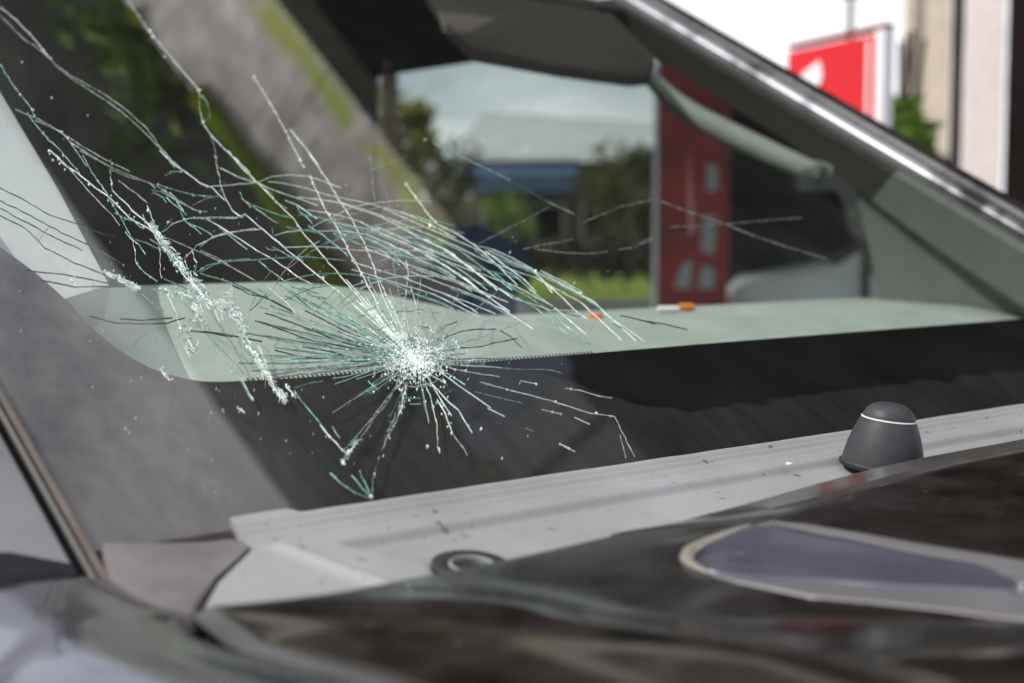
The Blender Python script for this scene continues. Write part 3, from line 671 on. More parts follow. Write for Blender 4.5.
# ---- hood
EDGE = [(.20, -.52), (.236, -.506), (.262, -.496), (.30, -.488), (.39, -.487), (.486, -.493), (.533, -.495), (.634, -.501), (.7285, -.5006), (.866, -.483), (.97, -.478), (1.07, -.483), (1.21, -.5006), (1.305, -.501), (1.45, -.493), (1.7, -.50)]
GAP = [(-.52, .241), (-.506, .2355), (-.49, .2335), (-.46, .2345), (-.43, .2415), (-.40, .2505), (-.3, .262), (0, .25), (.9, .22)]
def gap_y(x): return sinterp(GAP, x)
V_UP = [onz(q[0], q[1], 1.1262) for q in ((686, 560), (690, 552), (706, 543.5), (740, 532), (772, 524.5), (805, 528), (850, 536), (920, 549), (1024, 567), (1160, 590))]
V_LO = [onz(q[0], q[1], 1.1262) for q in ((686, 560), (690, 566), (706, 574), (735, 582), (768, 589), (812, 598), (868, 603), (940, 611), (1024, 622), (1160, 643))]
V_UP.append(V_UP[-1]+Vector((.12, .014, 0))); V_LO.append(V_LO[-1]+Vector((.20, .0, 0)))
V_TIP = (V_UP[-1]+V_LO[-1])/2+Vector((.05, 0, 0))
V_POLY = [(p.x, p.y) for p in V_UP]+[(V_TIP.x, V_TIP.y)]+[(p.x, p.y) for p in reversed(V_LO[1:])]
def inside(x, y, P):
    r = False; n = len(P)
    for i in range(n):
        (x0, y0), (x1, y1) = P[i], P[(i+1) % n]
        if (y0 > y) != (y1 > y) and x < (x1-x0)*(y-y0)/(y1-y0)+x0: r = not r
    return r
def crown(y):
    v = min(y, 1.94-y)-.5
    return .045*(sqrt(v*v+.0009)+v)/2
def deep(x, y):
    return .40 < y < .70 and all(inside(x+a, y+b, V_POLY) for a, b in ((.006, 0), (-.006, 0), (0, .006), (0, -.006)))
def hood_z(x, y):
    xe = sinterp(EDGE, y); d = x-xe
    z = 1.1260
    z += .0035*smooth(.50, .60, y)*smooth(1.45, 1.35, y)*0
    lip = .0030*smooth(.46, .60, y)*(1-smooth(1.36, 1.5, y))
    z -= lip*(1-smooth(.032, .036, d))      # seat of the separate rear lip
    z -= .0012*max(0, 1-d/.004)**2 if d < .004 else 0
    # near corner: rolls down to the wing with a soft crease
    e = y-gap_y(x)
    z -= .006*(1-smooth(0, .07, e))*smooth(0, .05, d)+.003*(1-smooth(0, .012, e))
    z += .0035*exp(-((e-.085)/.024)**2)*smooth(-.49, -.42, x)
    if deep(x, y): z -= .03
    u_ = -.77*x+.64*y
    z += .008*(1-smooth(.445, .53, u_))*smooth(-.46, -.38, x)*smooth(.05, .10, e)
    z += .00010*noise.noise(Vector((x*16, y*16, 1)))+crown(y)
    z -= .05*smooth(-.1, .9, x)**1.2
    return z
ts = [0, .0015, .004, .008]+lin(.012, .26, 90)+lin(.28, 1.4, 26)
ys = lin(.002, .06, 20)+lin(.064, .46, 120)+lin(.47, 1.22, 60)
HB = []
def hood_pt(t, e):
    y0 = .236+e; xe = sinterp(EDGE, y0); x = xe+t
    g = gap_y(x); y = g+e
    xe2 = sinterp(EDGE, y); x = xe2+t
    return Vector((x, y, hood_z(x, y)))
hv, hf = grid(ts, ys, hood_pt)
hood = cw('hood', (hv, hf), M_hood, sm=True)
mo = hood.modifiers.new('thick', 'SOLIDIFY'); mo.thickness = .009; mo.offset = -1
hood['label'] = 'dusty black bonnet with a long sunken scoop'
def hz(p): 
    z = hood_z(p.x, p.y); return z+.03 if deep(p.x, p.y) else z
rim = [Vector((p.x, p.y, hz(p)+.0010)) for p in V_UP[::-1]+V_LO[1:]]
rr = []
for a, b in zip(rim, rim[1:]):
    for i in range(6): rr.append(a.lerp(b, i/6))
for _ in range(3): rr = [rr[0]]+[(rr[i-1]+rr[i]*2+rr[i+1])/4 for i in range(1, len(rr)-1)]+[rr[-1]]
M_rim = mat('edge_highlight_tan', (.32, .29, .25), .3, .3, .15, 30, .05, .5, None, coat=.4)  # rim highlight put into a pale bead around the scoop tip
ntip = min(range(len(rr)), key=lambda i: rr[i].x+rr[i].y*.6)/len(rr)
kt = int(ntip*len(rr)); rt = rr[max(0, kt-15):kt+19]
cw('scoop_edge_highlight', tube(rt, lambda u: .0006+.0029*sin(pi*u)**.8, 10, .7), M_rim, hood, sm=True)
M_scoop = mat('sky_tinted_scoop_paint', (.12, .12, .165), .25, .6, .12, 14, .02, .5, (.17, .17, .22), coat=.6)  # sky reflection put into the colour as a blue tint
rows = []; rows2 = []
UPi = []; LOi = []
for i in range(len(V_UP)-1):
    for k in range(6): UPi.append(V_UP[i].lerp(V_UP[i+1], k/6)); LOi.append(V_LO[i].lerp(V_LO[i+1], k/6))
def scoop(a, b, i, t):
    p = a.lerp(b, t); dep = .0052*smooth(0, 16, i)*(1-.8*smooth(30, 54, i))
    z_ = hz(p)+.0004-dep*smooth(0, .42, t)*(1-smooth(.62, 1, t))
    return Vector((p.x, p.y, z_))
for i, (a, b) in enumerate(zip(LOi, UPi)):
    rows.append([scoop(a, b, i, k/24) for k in range(25)])
    if i < 49:
        lo = .05+.27*smooth(10, 34, i)+.14*smooth(36, 49, i); hi = .95-.08*smooth(18, 34, i)-.06*smooth(34, 44, i)-.22*smooth(45, 49, i)
        rows2.append([scoop(a, b, i, lo+(hi-lo)*k/16)+Vector((0, 0, .0009+.003*exp(-((i-16)/6)**2)*sin(pi*k/16))) for k in range(17)])
M_ramp = mat('highlight_grey_ramp', (.15, .145, .155), .42, .3, .1, 20, .02, .5, None, coat=.2)  # edge highlights put into the colour, paler than the bonnet
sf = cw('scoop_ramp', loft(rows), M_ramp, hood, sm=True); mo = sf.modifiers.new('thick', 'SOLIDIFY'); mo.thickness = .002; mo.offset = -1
sf = cw('scoop_floor', loft(rows2), M_scoop, hood, sm=True); mo = sf.modifiers.new('thick', 'SOLIDIFY'); mo.thickness = .0008; mo.offset = -1
# rear lip of the bonnet: a clean strip that falls towards the screen
M_lip = mat('lightened_lip_paint', (.05, .045, .044), .16, .2, .2, 25, .02, .5, (.085, .078, .075), coat=.6)  # lighter than the bonnet: mirrored brightness put into the colour
lr = []
for y in lin(.462, 1.50, 150):
    xe = sinterp(EDGE, y); wl_ = .003+.034*smooth(.46, .60, y)
    base = 1.1264+.0006+crown(y)
    lr.append([Vector((xe-.0004+wl_*k/8, y, base-.0028*(1-(k/8))**1.0-(.004 if k == 0 else 0)-(.003 if k == 8 else 0))) for k in range(9)])
lo_ = cw('bonnet_lip', loft(lr), M_lip, hood, sm=True); mo = lo_.modifiers.new('thick', 'SOLIDIFY'); mo.thickness = .002; mo.offset = -1

# ---- near wing
def wing_pt(x, t):
    g = (gap_y(x)-.0055) if x > -.52 else gap_y(-.52)-.0055+(.2335-gap_y(-.52)+.0055)*smooth(-.52, -.55, x)
    w_ = .17
    y = g-w_*t
    z0 = 1.1170
    z = z0-.006*(1-smooth(0, .12, t))*0 - .17*t**3.2 - .006*t
    z += .006*exp(-((t-.28)/.10)**2)*smooth(-.62, -.48, x)
    z -= .003*exp(-(t/.04)**2)
    z -= .05*smooth(.0, .9, x)
    x -= .16*t*.62*(1-smooth(-.585, -.5, x))
    return Vector((x, y, z))
us = lin(-.588, -.2, 70)+lin(-.18, .85, 30)
wv_, wf_ = grid(us, lin(0, 1, 40), wing_pt)
wing = cw('wing', (wv_, wf_), M_fender, sm=True)
mo = wing.modifiers.new('thick', 'SOLIDIFY'); mo.thickness = .006; mo.offset = 1
cw('wing_side', prism([(-.62, .068, .93), (.85, .05, .9), (.85, .05, .35), (-.62, .068, .35)], (0, .02, 0)), M_fender)
cw('inner_wing', prism([(-.60, .20, 1.06), (-.60, .30, 1.06), (.8, .30, 1.03), (.8, .20, 1.03)], (0, 0, -.02)), M_rubber)
cw('gap_rubber', box(-.70, -.584, .09, .2335, 1.02, 1.085), M_rubber)

# ---- corner cover between pillar, screen and cowl
cp = [onp(q[0], q[1], W0+WN*.003, WN) for q in ((101, 541), (150, 541.5), (200, 541), (236, 538))]+[onz(q[0], q[1], q[2]) for q in ((250, 545, 1.126), (238, 556, 1.123), (217, 575, 1.12), (199, 600, 1.119), (193, 612, 1.119), (165, 607, 1.119), (135, 597, 1.12), (108, 577, 1.123))]
cw('corner_cover', prism(cp, (0, 0, -.012)), M_cowl_dark, bev=.003, sm=True)

# ---- cowl panel as a moulded sheet
def cowl_base(x): return 1.135-.146*(x+.637)
C_R = [(.2, -.42), (1.7, -.42)]
def lfun(x):                 # left rim of the cowl as y(x)
    return interp([(-.640, .335), (-.625, .316), (-.604, .311), (-.588, .310), (-.555, .2745), (-.525, .2505), (-.47, .235)], x)
HC = Vector((-.5180, .3935, 0))
def cowl_pt(x, t):
    y0 = lfun(x); y = y0+(1.60-y0)*(t**1.6 if t < 1 else 1)
    x = x+.0080*smooth(.349, .356, y)*max(0, 1-(x+.6260)/.02)
    xx = x
    z = cowl_base(xx)
    # screen flange, then a little step
    z -= .0006; z -= .0032*smooth(-.6085, -.6035, x)+.0022*exp(-((x+.6105)/.0028)**2)+.0012*exp(-((x+.596)/.003)**2)
    # diagonal fold on the near end
    yc = .316+(x+.586)*(.019/.067)+.006
    z += .0035*exp(-((y-yc)/.0045)**2)*smooth(-.590, -.58, x)
    # sunken main panel beyond the fold
    b = .352+(x+.575)*.65 if x > -.575 else .352
    z -= .0045*smooth(-.580, -.574, x)*smooth(b, b+.010, y)
    # boss of the wiper hole
    r = sqrt((x-HC.x)**2+(y-HC.y)**2)
    z -= .001*(1-smooth(.020, .0225, r))
    z += .0004*noise.noise(Vector((x*30, y*30, 5)))
    z -= .006*max(0, 1-t/.003) if t < .003 else 0
    return Vector((xx, y, z))
xs = [-.6260+i*.0016 for i in range(103)]
tl = [0, .001, .003]+[.003+.997*(i/430) for i in range(1, 431)]
cv, cf = grid(xs, tl, cowl_pt)
cowl = cw('cowl_panel', (cv, cf), M_cowl, sm=True)
mo = cowl.modifiers.new('thick', 'SOLIDIFY'); mo.thickness = .003; mo.offset = -1
cowl['label'] = 'weathered pale grey plastic cowl panel below the screen'
zc = cowl_base(HC.x)-.0006-.0045*smooth(.352+(HC.x+.575)*.65, .352+(HC.x+.575)*.65+.010, HC.y)
cn = Vector((.146, 0, 1)).normalized()
def ringp(r0, r1, h0, h1, c): 
    return lathe([(r1, h0), (r1, h1), (r1-.001, h1+.0006), (r0+.001, h1+.0006), (r0, h1), (r0, h0)], c, 40, cn)
c0 = Vector((HC.x, HC.y, zc-.002))
cw('hole_seal', ringp(.0122, .0205, -.002, .0030, c0), M_rubber, cowl, sm=True)
cw('hole_collar', ringp(.0102, .0118, -.002, .0034, c0), M_cowl, cowl, sm=True)
cw('hole_dark_disc', lathe([(.0095, -.001), (.0095, .0006), (.006, .001)], c0, 30, cn), M_rubber, cowl, sm=True)  # black disc standing for the dark inside of the hole
# a clip on the cowl edge
pc = onp(789, 463, Vector((-.637, 0, 1.135)), Vector((.146, 0, 1)))
cw('cowl_clip', lathe([(.0024, 0), (.0024, .0010), (.0012, .0014)], pc+Vector((0, 0, -.001)), 12, cn), M_white, cowl, sm=True)
# spindle cap: a truncated rubber cone with a domed top
cc = onp(882, 461, Vector((-.637, 0, 1.135)), Vector((.146, 0, 1)))
cc = cc+Vector((0, 0, -.004))
cap = cw('spindle_cap', lathe([(.0285, 0), (.0281, .003), (.0275, .007), (.0258, .015), (.0232, .0235), (.0203, .0305), (.0188, .034)], cc, 48, Vector((.10, .06, 1)).normalized()), M_cone, sm=True)
ax = Vector((.10, .06, 1)).normalized()
cw('cap_base', lathe([(.0285, -.001), (.0296, .0005), (.0296, .002), (.0284, .003)], cc, 48, ax), M_rubber, cap, sm=True)
specks(M_cone, 240, .70, (.09, .085, .08))
cw('cap_ring', lathe([(.0182, .0337), (.0190, .0341), (.0188, .0346), (.0180, .0350)], cc, 48, ax), M_white, cap, sm=True)
cw('cap_dome', lathe([(.0181, .0348), (.0177, .0366), (.0160, .0400), (.0128, .0430), (.0084, .0448), (.0030, .0455)], cc, 48, ax), M_cone, cap, sm=True)

# blue cloth over the seat back
jp = []
for i, u in enumerate(lin(0, 1, 14)):
    row = []
    for j, v in enumerate(lin(0, 1, 22)):
        a = -1.1+2.4*u
        y = 1.16+.30*v; x = -1.80+.07*sin(a)-.03; z = 1.165+.09*cos(a)-.05*max(0, -a) - (.10*(1-u/.45) if u < .45 else 0)+.035*sin(v*pi)
        row.append(Vector((x+.10*(1-u), y, z+.012*noise.noise(Vector((u*4, v*5, 2)))))-Vector((-1.8, 1.3, 1.2)))
    jp.append(row)
t = empty('jacket', Vector((-1.8, 1.3, 1.2)), 'dark blue jacket draped over the front seat back behind the star break', 'jacket')
jo = obj('cloth', loft(jp), M_seat, t, sm=True); mo = jo.modifiers.new('thick', 'SOLIDIFY'); mo.thickness = .008
obj('collar', tube([(-.03, -.06, .06), (-.02, .03, .09), (-.03, .13, .06)], .018, 8), M_seat, t, sm=True)
# ---- small things lying on the dashboard
def on_dash(px, x): 
    r = ray(px, 303); k = (x-CAM.x)/r.x; p = CAM+r*k; return Vector((x, p.y, dash_z(x, p.y)))
M_orange = mat('orange_plastic', (.75, .22, .03), .4, 0, .1, 20)
p = on_dash(686, -1.14)
t = empty('orange_lighter', p, 'small orange plastic lighter lying on the dashboard beside a white stub', 'lighter', rz=radians(70))
obj('body', lathe([(.004, -.009), (.005, -.008), (.005, .008), (.004, .009)], (0, 0, .005), 12, Vector((1, 0, 0))), M_orange, t, sm=True)
obj('tip', lathe([(.0035, .0092), (.0035, .012), (.002, .013)], (0, 0, .005), 12, Vector((1, 0, 0))), M_galv, t, sm=True)
p = on_dash(668, -1.13)
t = empty('paper_stub', p, 'small rolled white paper stub lying on the dashboard beside the orange lighter', 'paper', rz=radians(60))
obj('roll', lathe([(.0035, -.013), (.0045, -.012), (.0045, .012), (.0035, .013)], (0, 0, .0045), 12, Vector((1, 0, 0))), M_signw, t, sm=True)
p = on_dash(596, -1.12)
t = empty('bottle_cap', p, 'small orange cap lying on the dashboard near the cracks', 'cap', rz=radians(60))
obj('cap', lathe([(.008, 0), (.0085, .0015), (.008, .005), (.006, .006)], (0, 0, 0), 16), M_orange, t, sm=True)
obj('rim', lathe([(.0095, 0), (.0095, .001), (.009, .0012)], (0, 0, 0), 16), M_orange, t, sm=True)

# ================================================================== THE CRACKS
CRK = []      # (tile, points, width, colour)
def T(ox, oy, w_, c_, *lines):
    for pts in lines: CRK.append(([(ox+x/4., oy+y/4.) for x, y in pts], w_, c_))
T(0, 0, 1.1, 'w', [(0, 25), (60, 75), (120, 135), (175, 200), (205, 240)])
T(0, 0, .7, 'g', [(0, 60), (45, 105), (95, 155), (150, 190), (205, 240)], [(205, 240), (280, 300), (375, 350), (440, 390), (520, 450), (590, 515), (640, 585), (690, 640), (730, 680)],
  [(215, 255), (290, 315), (400, 385), (480, 440), (560, 510), (640, 590), (700, 670)], [(60, 435), (130, 465), (200, 500), (270, 545), (340, 590), (430, 640), (520, 685)],
  [(140, 480), (245, 525), (290, 575), (380, 630), (440, 665)], [(270, 550), (310, 610), (350, 665)], [(850, 555), (865, 620), (875, 680)])
T(0, 0, 1.0, 't', [(0, 255), (40, 320), (85, 380), (130, 440), (140, 470)], [(110, 450), (170, 530), (225, 585), (270, 635), (310, 680)])
T(0, 0, 1.0, 'w', [(510, 0), (550, 55), (590, 115), (640, 175), (690, 235), (750, 305), (795, 360)], [(795, 360), (800, 430), (810, 490), (850, 545), (900, 595), (960, 650), (1000, 690)])
T(0, 0, .6, 't', [(800, 370), (835, 420), (840, 470), (810, 490)])
T(200, 0, 1.1, 'w', [(215, 305), (280, 410), (335, 510), (370, 580), (400, 640), (418, 668)], [(360, 515), (410, 575), (460, 640), (490, 690)])
T(200, 0, .8, 'g', [(690, 675), (770, 645), (830, 625)])
T(400, 120, 1.0, 'g', [(135, 90), (160, 108), (250, 150), (350, 195), (440, 240)], [(590, 325), (640, 350), (700, 375)], [(600, 345), (500, 400), (400, 450), (310, 495)])
T(400, 120, .6, 'd', [(440, 240), (520, 285), (590, 325)])
T(400, 120, .8, 'g', [(730, 410), (800, 380), (880, 345), (1000, 320)], [(490, 515), (560, 500), (695, 475)], [(540, 515), (640, 528), (740, 533), (830, 525)], [(870, 518), (930, 510), (1023, 470)])
T(640, 160, .8, 'g', [(0, 170), (60, 155), (180, 200), (330, 250), (450, 300), (600, 350), (750, 395)], [(0, 330), (60, 305)], [(120, 265), (250, 262), (340, 255), (400, 250), (500, 240), (650, 230)])
T(400, 120, .8, 'w', [(25, 255), (65, 310), (110, 370), (150, 415)])
# tile D
T(200, 150, .75, 'w', [(80, 70), (150, 105), (230, 130), (270, 150), (340, 175), (400, 195), (470, 220)], [(0, 130), (30, 145), (110, 140), (230, 128), (290, 105), (350, 97), (430, 103), (500, 125), (565, 150)],
  [(270, 125), (330, 130), (400, 145), (470, 165), (540, 185), (640, 205), (740, 228), (840, 262), (930, 300), (1000, 340), (1023, 350)],
  [(500, 200), (570, 213), (650, 240), (730, 268), (800, 305), (850, 335), (920, 370), (1023, 420)], [(430, 238), (500, 248), (570, 262), (640, 285), (700, 315), (760, 345), (830, 375), (900, 415), (960, 445)],
  [(300, 340), (350, 325), (420, 318), (500, 322), (580, 322), (660, 335), (750, 370), (830, 410), (880, 440)], [(345, 388), (430, 385), (500, 385), (560, 392), (640, 400), (720, 400), (800, 420), (880, 440), (960, 470), (1023, 510)],
  [(30, 275), (90, 310), (160, 355), (230, 400), (300, 440), (400, 510), (450, 535)], [(60, 20), (70, 80), (85, 140), (100, 190), (130, 240), (170, 270)],
  [(840, 540), (860, 600), (870, 670)], [(0, 385), (50, 345), (100, 330), (180, 320), (245, 315)])
T(200, 150, .75, 't', [(390, 258), (450, 262), (520, 280), (580, 300), (650, 320), (740, 335), (820, 350), (900, 352), (1023, 390)], [(0, 485), (60, 455), (130, 440), (210, 438), (300, 430), (400, 425), (500, 430), (580, 440)],
  [(330, 525), (400, 505), (460, 495), (560, 492), (640, 500), (720, 520), (790, 540), (850, 570), (930, 600), (1010, 630)], [(0, 275), (80, 268), (150, 268), (190, 260)], [(230, 440), (280, 480), (340, 525), (410, 570)],
  [(341, 600), (400, 570), (450, 550), (520, 540)], [(205, 640), (240, 600), (270, 570)], [(290, 310), (290, 350)], [(540, 300), (620, 330), (700, 365), (760, 400), (830, 470)], [(560, 345), (640, 375), (720, 395), (800, 460)])
T(200, 150, .5, 'g', [(0, 400), (70, 430), (140, 475), (210, 515)], [(740, 140), (755, 230), (760, 260)], [(680, 0), (690, 120), (700, 200)])
T(200, 150, .55, 'd', [(290, 600), (360, 640)], [(100, 515), (200, 560), (300, 605)], [(380, 580), (440, 630)])
T(200, 150, 1.1, 'w', [(180, 255), (230, 300), (290, 350), (350, 400), (420, 455), (490, 515), (560, 570), (650, 650), (780, 760)], [(110, 0), (160, 60), (230, 130), (300, 200), (370, 270), (430, 350), (490, 420), (560, 500), (620, 570), (680, 640), (790, 750)],
  [(430, 0), (470, 60), (510, 120), (540, 170), (570, 220), (610, 280), (640, 340), (665, 385), (690, 450), (715, 530), (740, 600), (770, 670), (810, 760)], [(825, 440), (835, 500), (825, 560), (815, 640), (815, 680), (830, 770)])
T(200, 150, 1.7, 'w', [(440, 100), (465, 160), (500, 230), (550, 310), (590, 390), (625, 450), (655, 510), (690, 570), (720, 640), (745, 680), (800, 760)])
# tile E fan
T(400, 120, .75, 'w', [(0, 365), (70, 385), (150, 415), (230, 455), (300, 500), (370, 560), (430, 620), (470, 660)], [(310, 500), (370, 515), (450, 550), (530, 595), (580, 650), (610, 690)], [(20, 465), (100, 475), (190, 520), (270, 580), (330, 630), (390, 680)],
  [(0, 510), (60, 545), (140, 560), (200, 595), (280, 650), (310, 675)], [(340, 520), (420, 580), (500, 640), (545, 685)], [(560, 600), (640, 640), (720, 680)])
T(400, 120, .75, 't', [(0, 420), (60, 455), (150, 475), (240, 520), (320, 580), (400, 640), (450, 680)], [(0, 480), (80, 500), (150, 545), (230, 590), (300, 640), (350, 680)], [(60, 560), (160, 600), (240, 650), (290, 685)])
T(400, 250, .85, 'w', [(355, 0), (430, 35), (520, 75), (600, 110), (680, 150), (730, 180), (790, 220), (840, 270), (900, 310), (980, 365)], [(540, 85), (580, 130), (640, 180), (700, 240), (750, 275)], [(180, 0), (250, 50), (320, 100), (390, 150), (450, 190), (530, 215), (600, 240), (700, 240)],
  [(100, 20), (180, 60), (260, 110), (330, 170), (400, 220), (440, 245)], [(160, 165), (220, 195), (290, 235), (310, 250)])
T(400, 250, .75, 't', [(60, 170), (140, 200), (200, 225), (240, 250)], [(380, 90), (450, 150), (520, 190), (580, 230), (640, 280), (700, 330), (760, 375)], [(740, 190), (800, 230), (850, 290), (900, 320), (960, 355)], [(300, 0), (380, 55), (470, 110), (560, 190), (640, 245), (720, 265)])
T(400, 250, .6, 'd', [(135, 385), (180, 350), (240, 325), (310, 315), (385, 315)], [(150, 330), (190, 300), (230, 285)], [(240, 390), (320, 385), (400, 365), (470, 352)], [(880, 260), (950, 275), (1023, 295)], [(400, 320), (440, 345), (490, 390)])
T(640, 160, .6, 'd', [(0, 640), (100, 655), (190, 678)])
# tile H
T(400, 350, 1.0, 'w', [(130, 135), (180, 190), (235, 240), (290, 330)], [(320, 125), (390, 145), (460, 165), (520, 178), (600, 200), (690, 228), (760, 250), (860, 265)], [(480, 120), (550, 135)], [(660, 150), (720, 160), (800, 183), (850, 190)],
  [(180, 55), (260, 60), (330, 65), (410, 70)], [(200, 70), (300, 90), (400, 105)], [(570, 235), (650, 255)], [(700, 268), (760, 295)], [(350, 230), (420, 265)], [(640, 375), (700, 405)], [(100, 130), (125, 200), (145, 270), (150, 330), (155, 385), (160, 410)])
T(400, 350, 1.5, 'w', [(150, 200), (180, 250), (210, 330)])
T(400, 350, .8, 'g', [(210, 330), (240, 370), (270, 420)], [(410, 70), (500, 75), (600, 78), (650, 90)], [(860, 265), (885, 320), (910, 370), (940, 425)], [(885, 340), (895, 390), (905, 430)], [(500, 310), (540, 325)], [(300, 165), (400, 190), (490, 210)], [(170, 30), (250, 35), (330, 28), (450, 38)])
# tile I
T(200, 370, 1.3, 'w', [(830, 20), (780, 80), (735, 150), (690, 200), (650, 260), (620, 300), (580, 350)], [(480, 215), (520, 265), (560, 310), (585, 330)], [(820, 100), (800, 170), (770, 230), (745, 280), (725, 320)])
T(200, 370, 3.2, 'w', [(828, 55), (815, 100), (803, 150), (790, 190)], [(628, 292), (605, 320), (590, 338)], [(578, 345), (572, 375)])
T(200, 370, .9, 't', [(850, 90), (835, 130)], [(530, 225), (560, 270)], [(725, 320), (705, 390), (690, 460), (690, 510)], [(520, 410), (560, 450), (620, 490), (690, 515)], [(610, 420), (650, 470), (690, 510)], [(640, 400), (660, 450), (690, 510)], [(380, 80), (430, 150), (480, 210), (500, 240)], [(700, 60), (680, 85), (660, 100)])
T(200, 280, 1.3, 't', [(760, 340), (690, 360), (620, 375), (550, 390), (530, 392)], [(125, 345), (130, 375)])
T(200, 280, .7, 't', [(490, 400), (420, 415), (380, 430)], [(700, 430), (660, 450)])
T(200, 280, 1.8, 'w', [(345, 425), (365, 445), (385, 470)], [(300, 440), (318, 455), (332, 473)], [(150, 510), (180, 530)], [(165, 160), (180, 230), (215, 300), (250, 350), (280, 390), (310, 445)])
T(200, 280, 1.1, 'w', [(235, 265), (260, 330), (285, 400), (310, 450)], [(170, 390), (190, 435), (215, 480)])
T(200, 280, .6, 'd', [(0, 205), (100, 215), (200, 235), (250, 245)], [(220, 160), (320, 195), (400, 225), (470, 245), (600, 270), (740, 300)], [(410, 265), (500, 280), (600, 305), (740, 325)], [(300, 280), (400, 305), (540, 320), (740, 330)], [(130, 20), (200, 55), (270, 70), (360, 120)],
  [(260, 130), (400, 180), (520, 230), (700, 285)], [(420, 120), (520, 170), (640, 230), (740, 290)])
# tile J
T(60, 250, 2.0, 'w', [(375, 155), (450, 165), (520, 180), (580, 195), (640, 220), (690, 255), (740, 275)], [(580, 190), (530, 140), (490, 90), (460, 50), (440, 20)], [(740, 275), (720, 300), (740, 370), (790, 430), (830, 490), (870, 570), (890, 595)])
T(60, 250, 1.6, 'w', [(560, 200), (570, 250), (540, 300), (510, 330)], [(690, 160), (680, 210), (690, 250)], [(160, 80), (230, 105), (290, 130), (320, 150)], [(400, 470), (420, 500), (440, 520)])
T(60, 250, 1.1, 'w', [(430, 175), (460, 240), (480, 300), (490, 350), (500, 380), (520, 430)], [(470, 385), (445, 410)], [(800, 380), (815, 430), (850, 510)], [(560, 330), (550, 380), (530, 420)], [(620, 240), (640, 290)], [(655, 360), (645, 400)], [(720, 630), (740, 650)])
T(60, 250, .7, 't', [(570, 280), (600, 330)], [(600, 360), (640, 420)], [(425, 520), (400, 590)], [(690, 460), (695, 495)], [(700, 480), (770, 600)], [(850, 400), (865, 470)], [(900, 400), (880, 460)])
T(60, 250, .6, 'd', [(120, 265), (220, 290), (330, 295), (430, 290), (500, 270)], [(240, 275), (330, 280), (450, 270)], [(290, 380), (350, 325)], [(510, 320), (600, 330), (690, 345)], [(850, 200), (930, 245)], [(760, 240), (830, 180)])
# tile B
T(0, 150, .55, 'd', [(0, 150), (100, 200), (200, 260), (300, 290), (400, 330), (460, 345)], [(0, 200), (120, 260), (250, 330), (380, 390), (500, 460)], [(0, 260), (100, 310), (180, 390), (300, 450), (400, 490), (500, 540)], [(100, 480), (250, 495), (380, 520), (480, 540)],
  [(170, 520), (300, 545), (420, 545), (500, 545)], [(0, 230), (90, 280), (200, 340), (330, 400)], [(190, 310), (150, 370)])
T(0, 150, 1.6, 'w', [(200, 0), (250, 50), (310, 90), (380, 150), (430, 180), (470, 220), (520, 270), (590, 310), (630, 340), (660, 390)])
T(0, 150, 2.2, 'w', [(590, 290), (640, 370), (700, 430), (740, 480), (780, 540), (830, 600)], [(440, 490), (500, 520), (560, 548)])
T(0, 150, .9, 't', [(330, 20), (370, 90), (420, 160), (460, 230), (500, 300), (525, 350)], [(660, 100), (690, 85), (745, 85)], [(630, 135), (700, 160), (780, 180), (860, 185)], [(640, 160), (720, 210), (800, 245), (830, 245)], [(740, 285), (800, 310), (850, 340)], [(690, 270), (660, 310)], [(460, 250), (510, 275), (560, 290)], [(800, 490), (900, 520), (1020, 575)])
T(0, 150, 1.2, 't', [(545, 450), (580, 490), (630, 525)], [(780, 490), (830, 460), (900, 440), (1000, 435)])
T(0, 150, 1.0, 'w', [(525, 350), (540, 400), (545, 450)], [(640, 0), (690, 50), (730, 80), (800, 130), (850, 150), (900, 200)], [(650, 325), (700, 290), (760, 270), (850, 268), (940, 270), (980, 255)], [(640, 370), (640, 430), (645, 510)], [(590, 220), (610, 270), (630, 330)], [(440, 80), (450, 160), (480, 190), (530, 240), (600, 300)],
  [(740, 430), (790, 380), (860, 345), (940, 325), (1023, 312)], [(770, 400), (785, 450), (775, 490)])
T(0, 150, .6, 'g', [(770, 220), (830, 190), (880, 180)], [(440, 75), (520, 110), (600, 130), (620, 150), (605, 190)], [(470, 120), (540, 170), (590, 210)], [(320, 0), (430, 60), (520, 100), (620, 140)], [(520, 350), (590, 370), (650, 400), (700, 430)], [(640, 340), (740, 380), (850, 430), (950, 480), (1020, 520)],
  [(230, 20), (300, 100), (380, 190), (440, 250), (480, 300)], [(620, 140), (700, 190), (780, 240)])

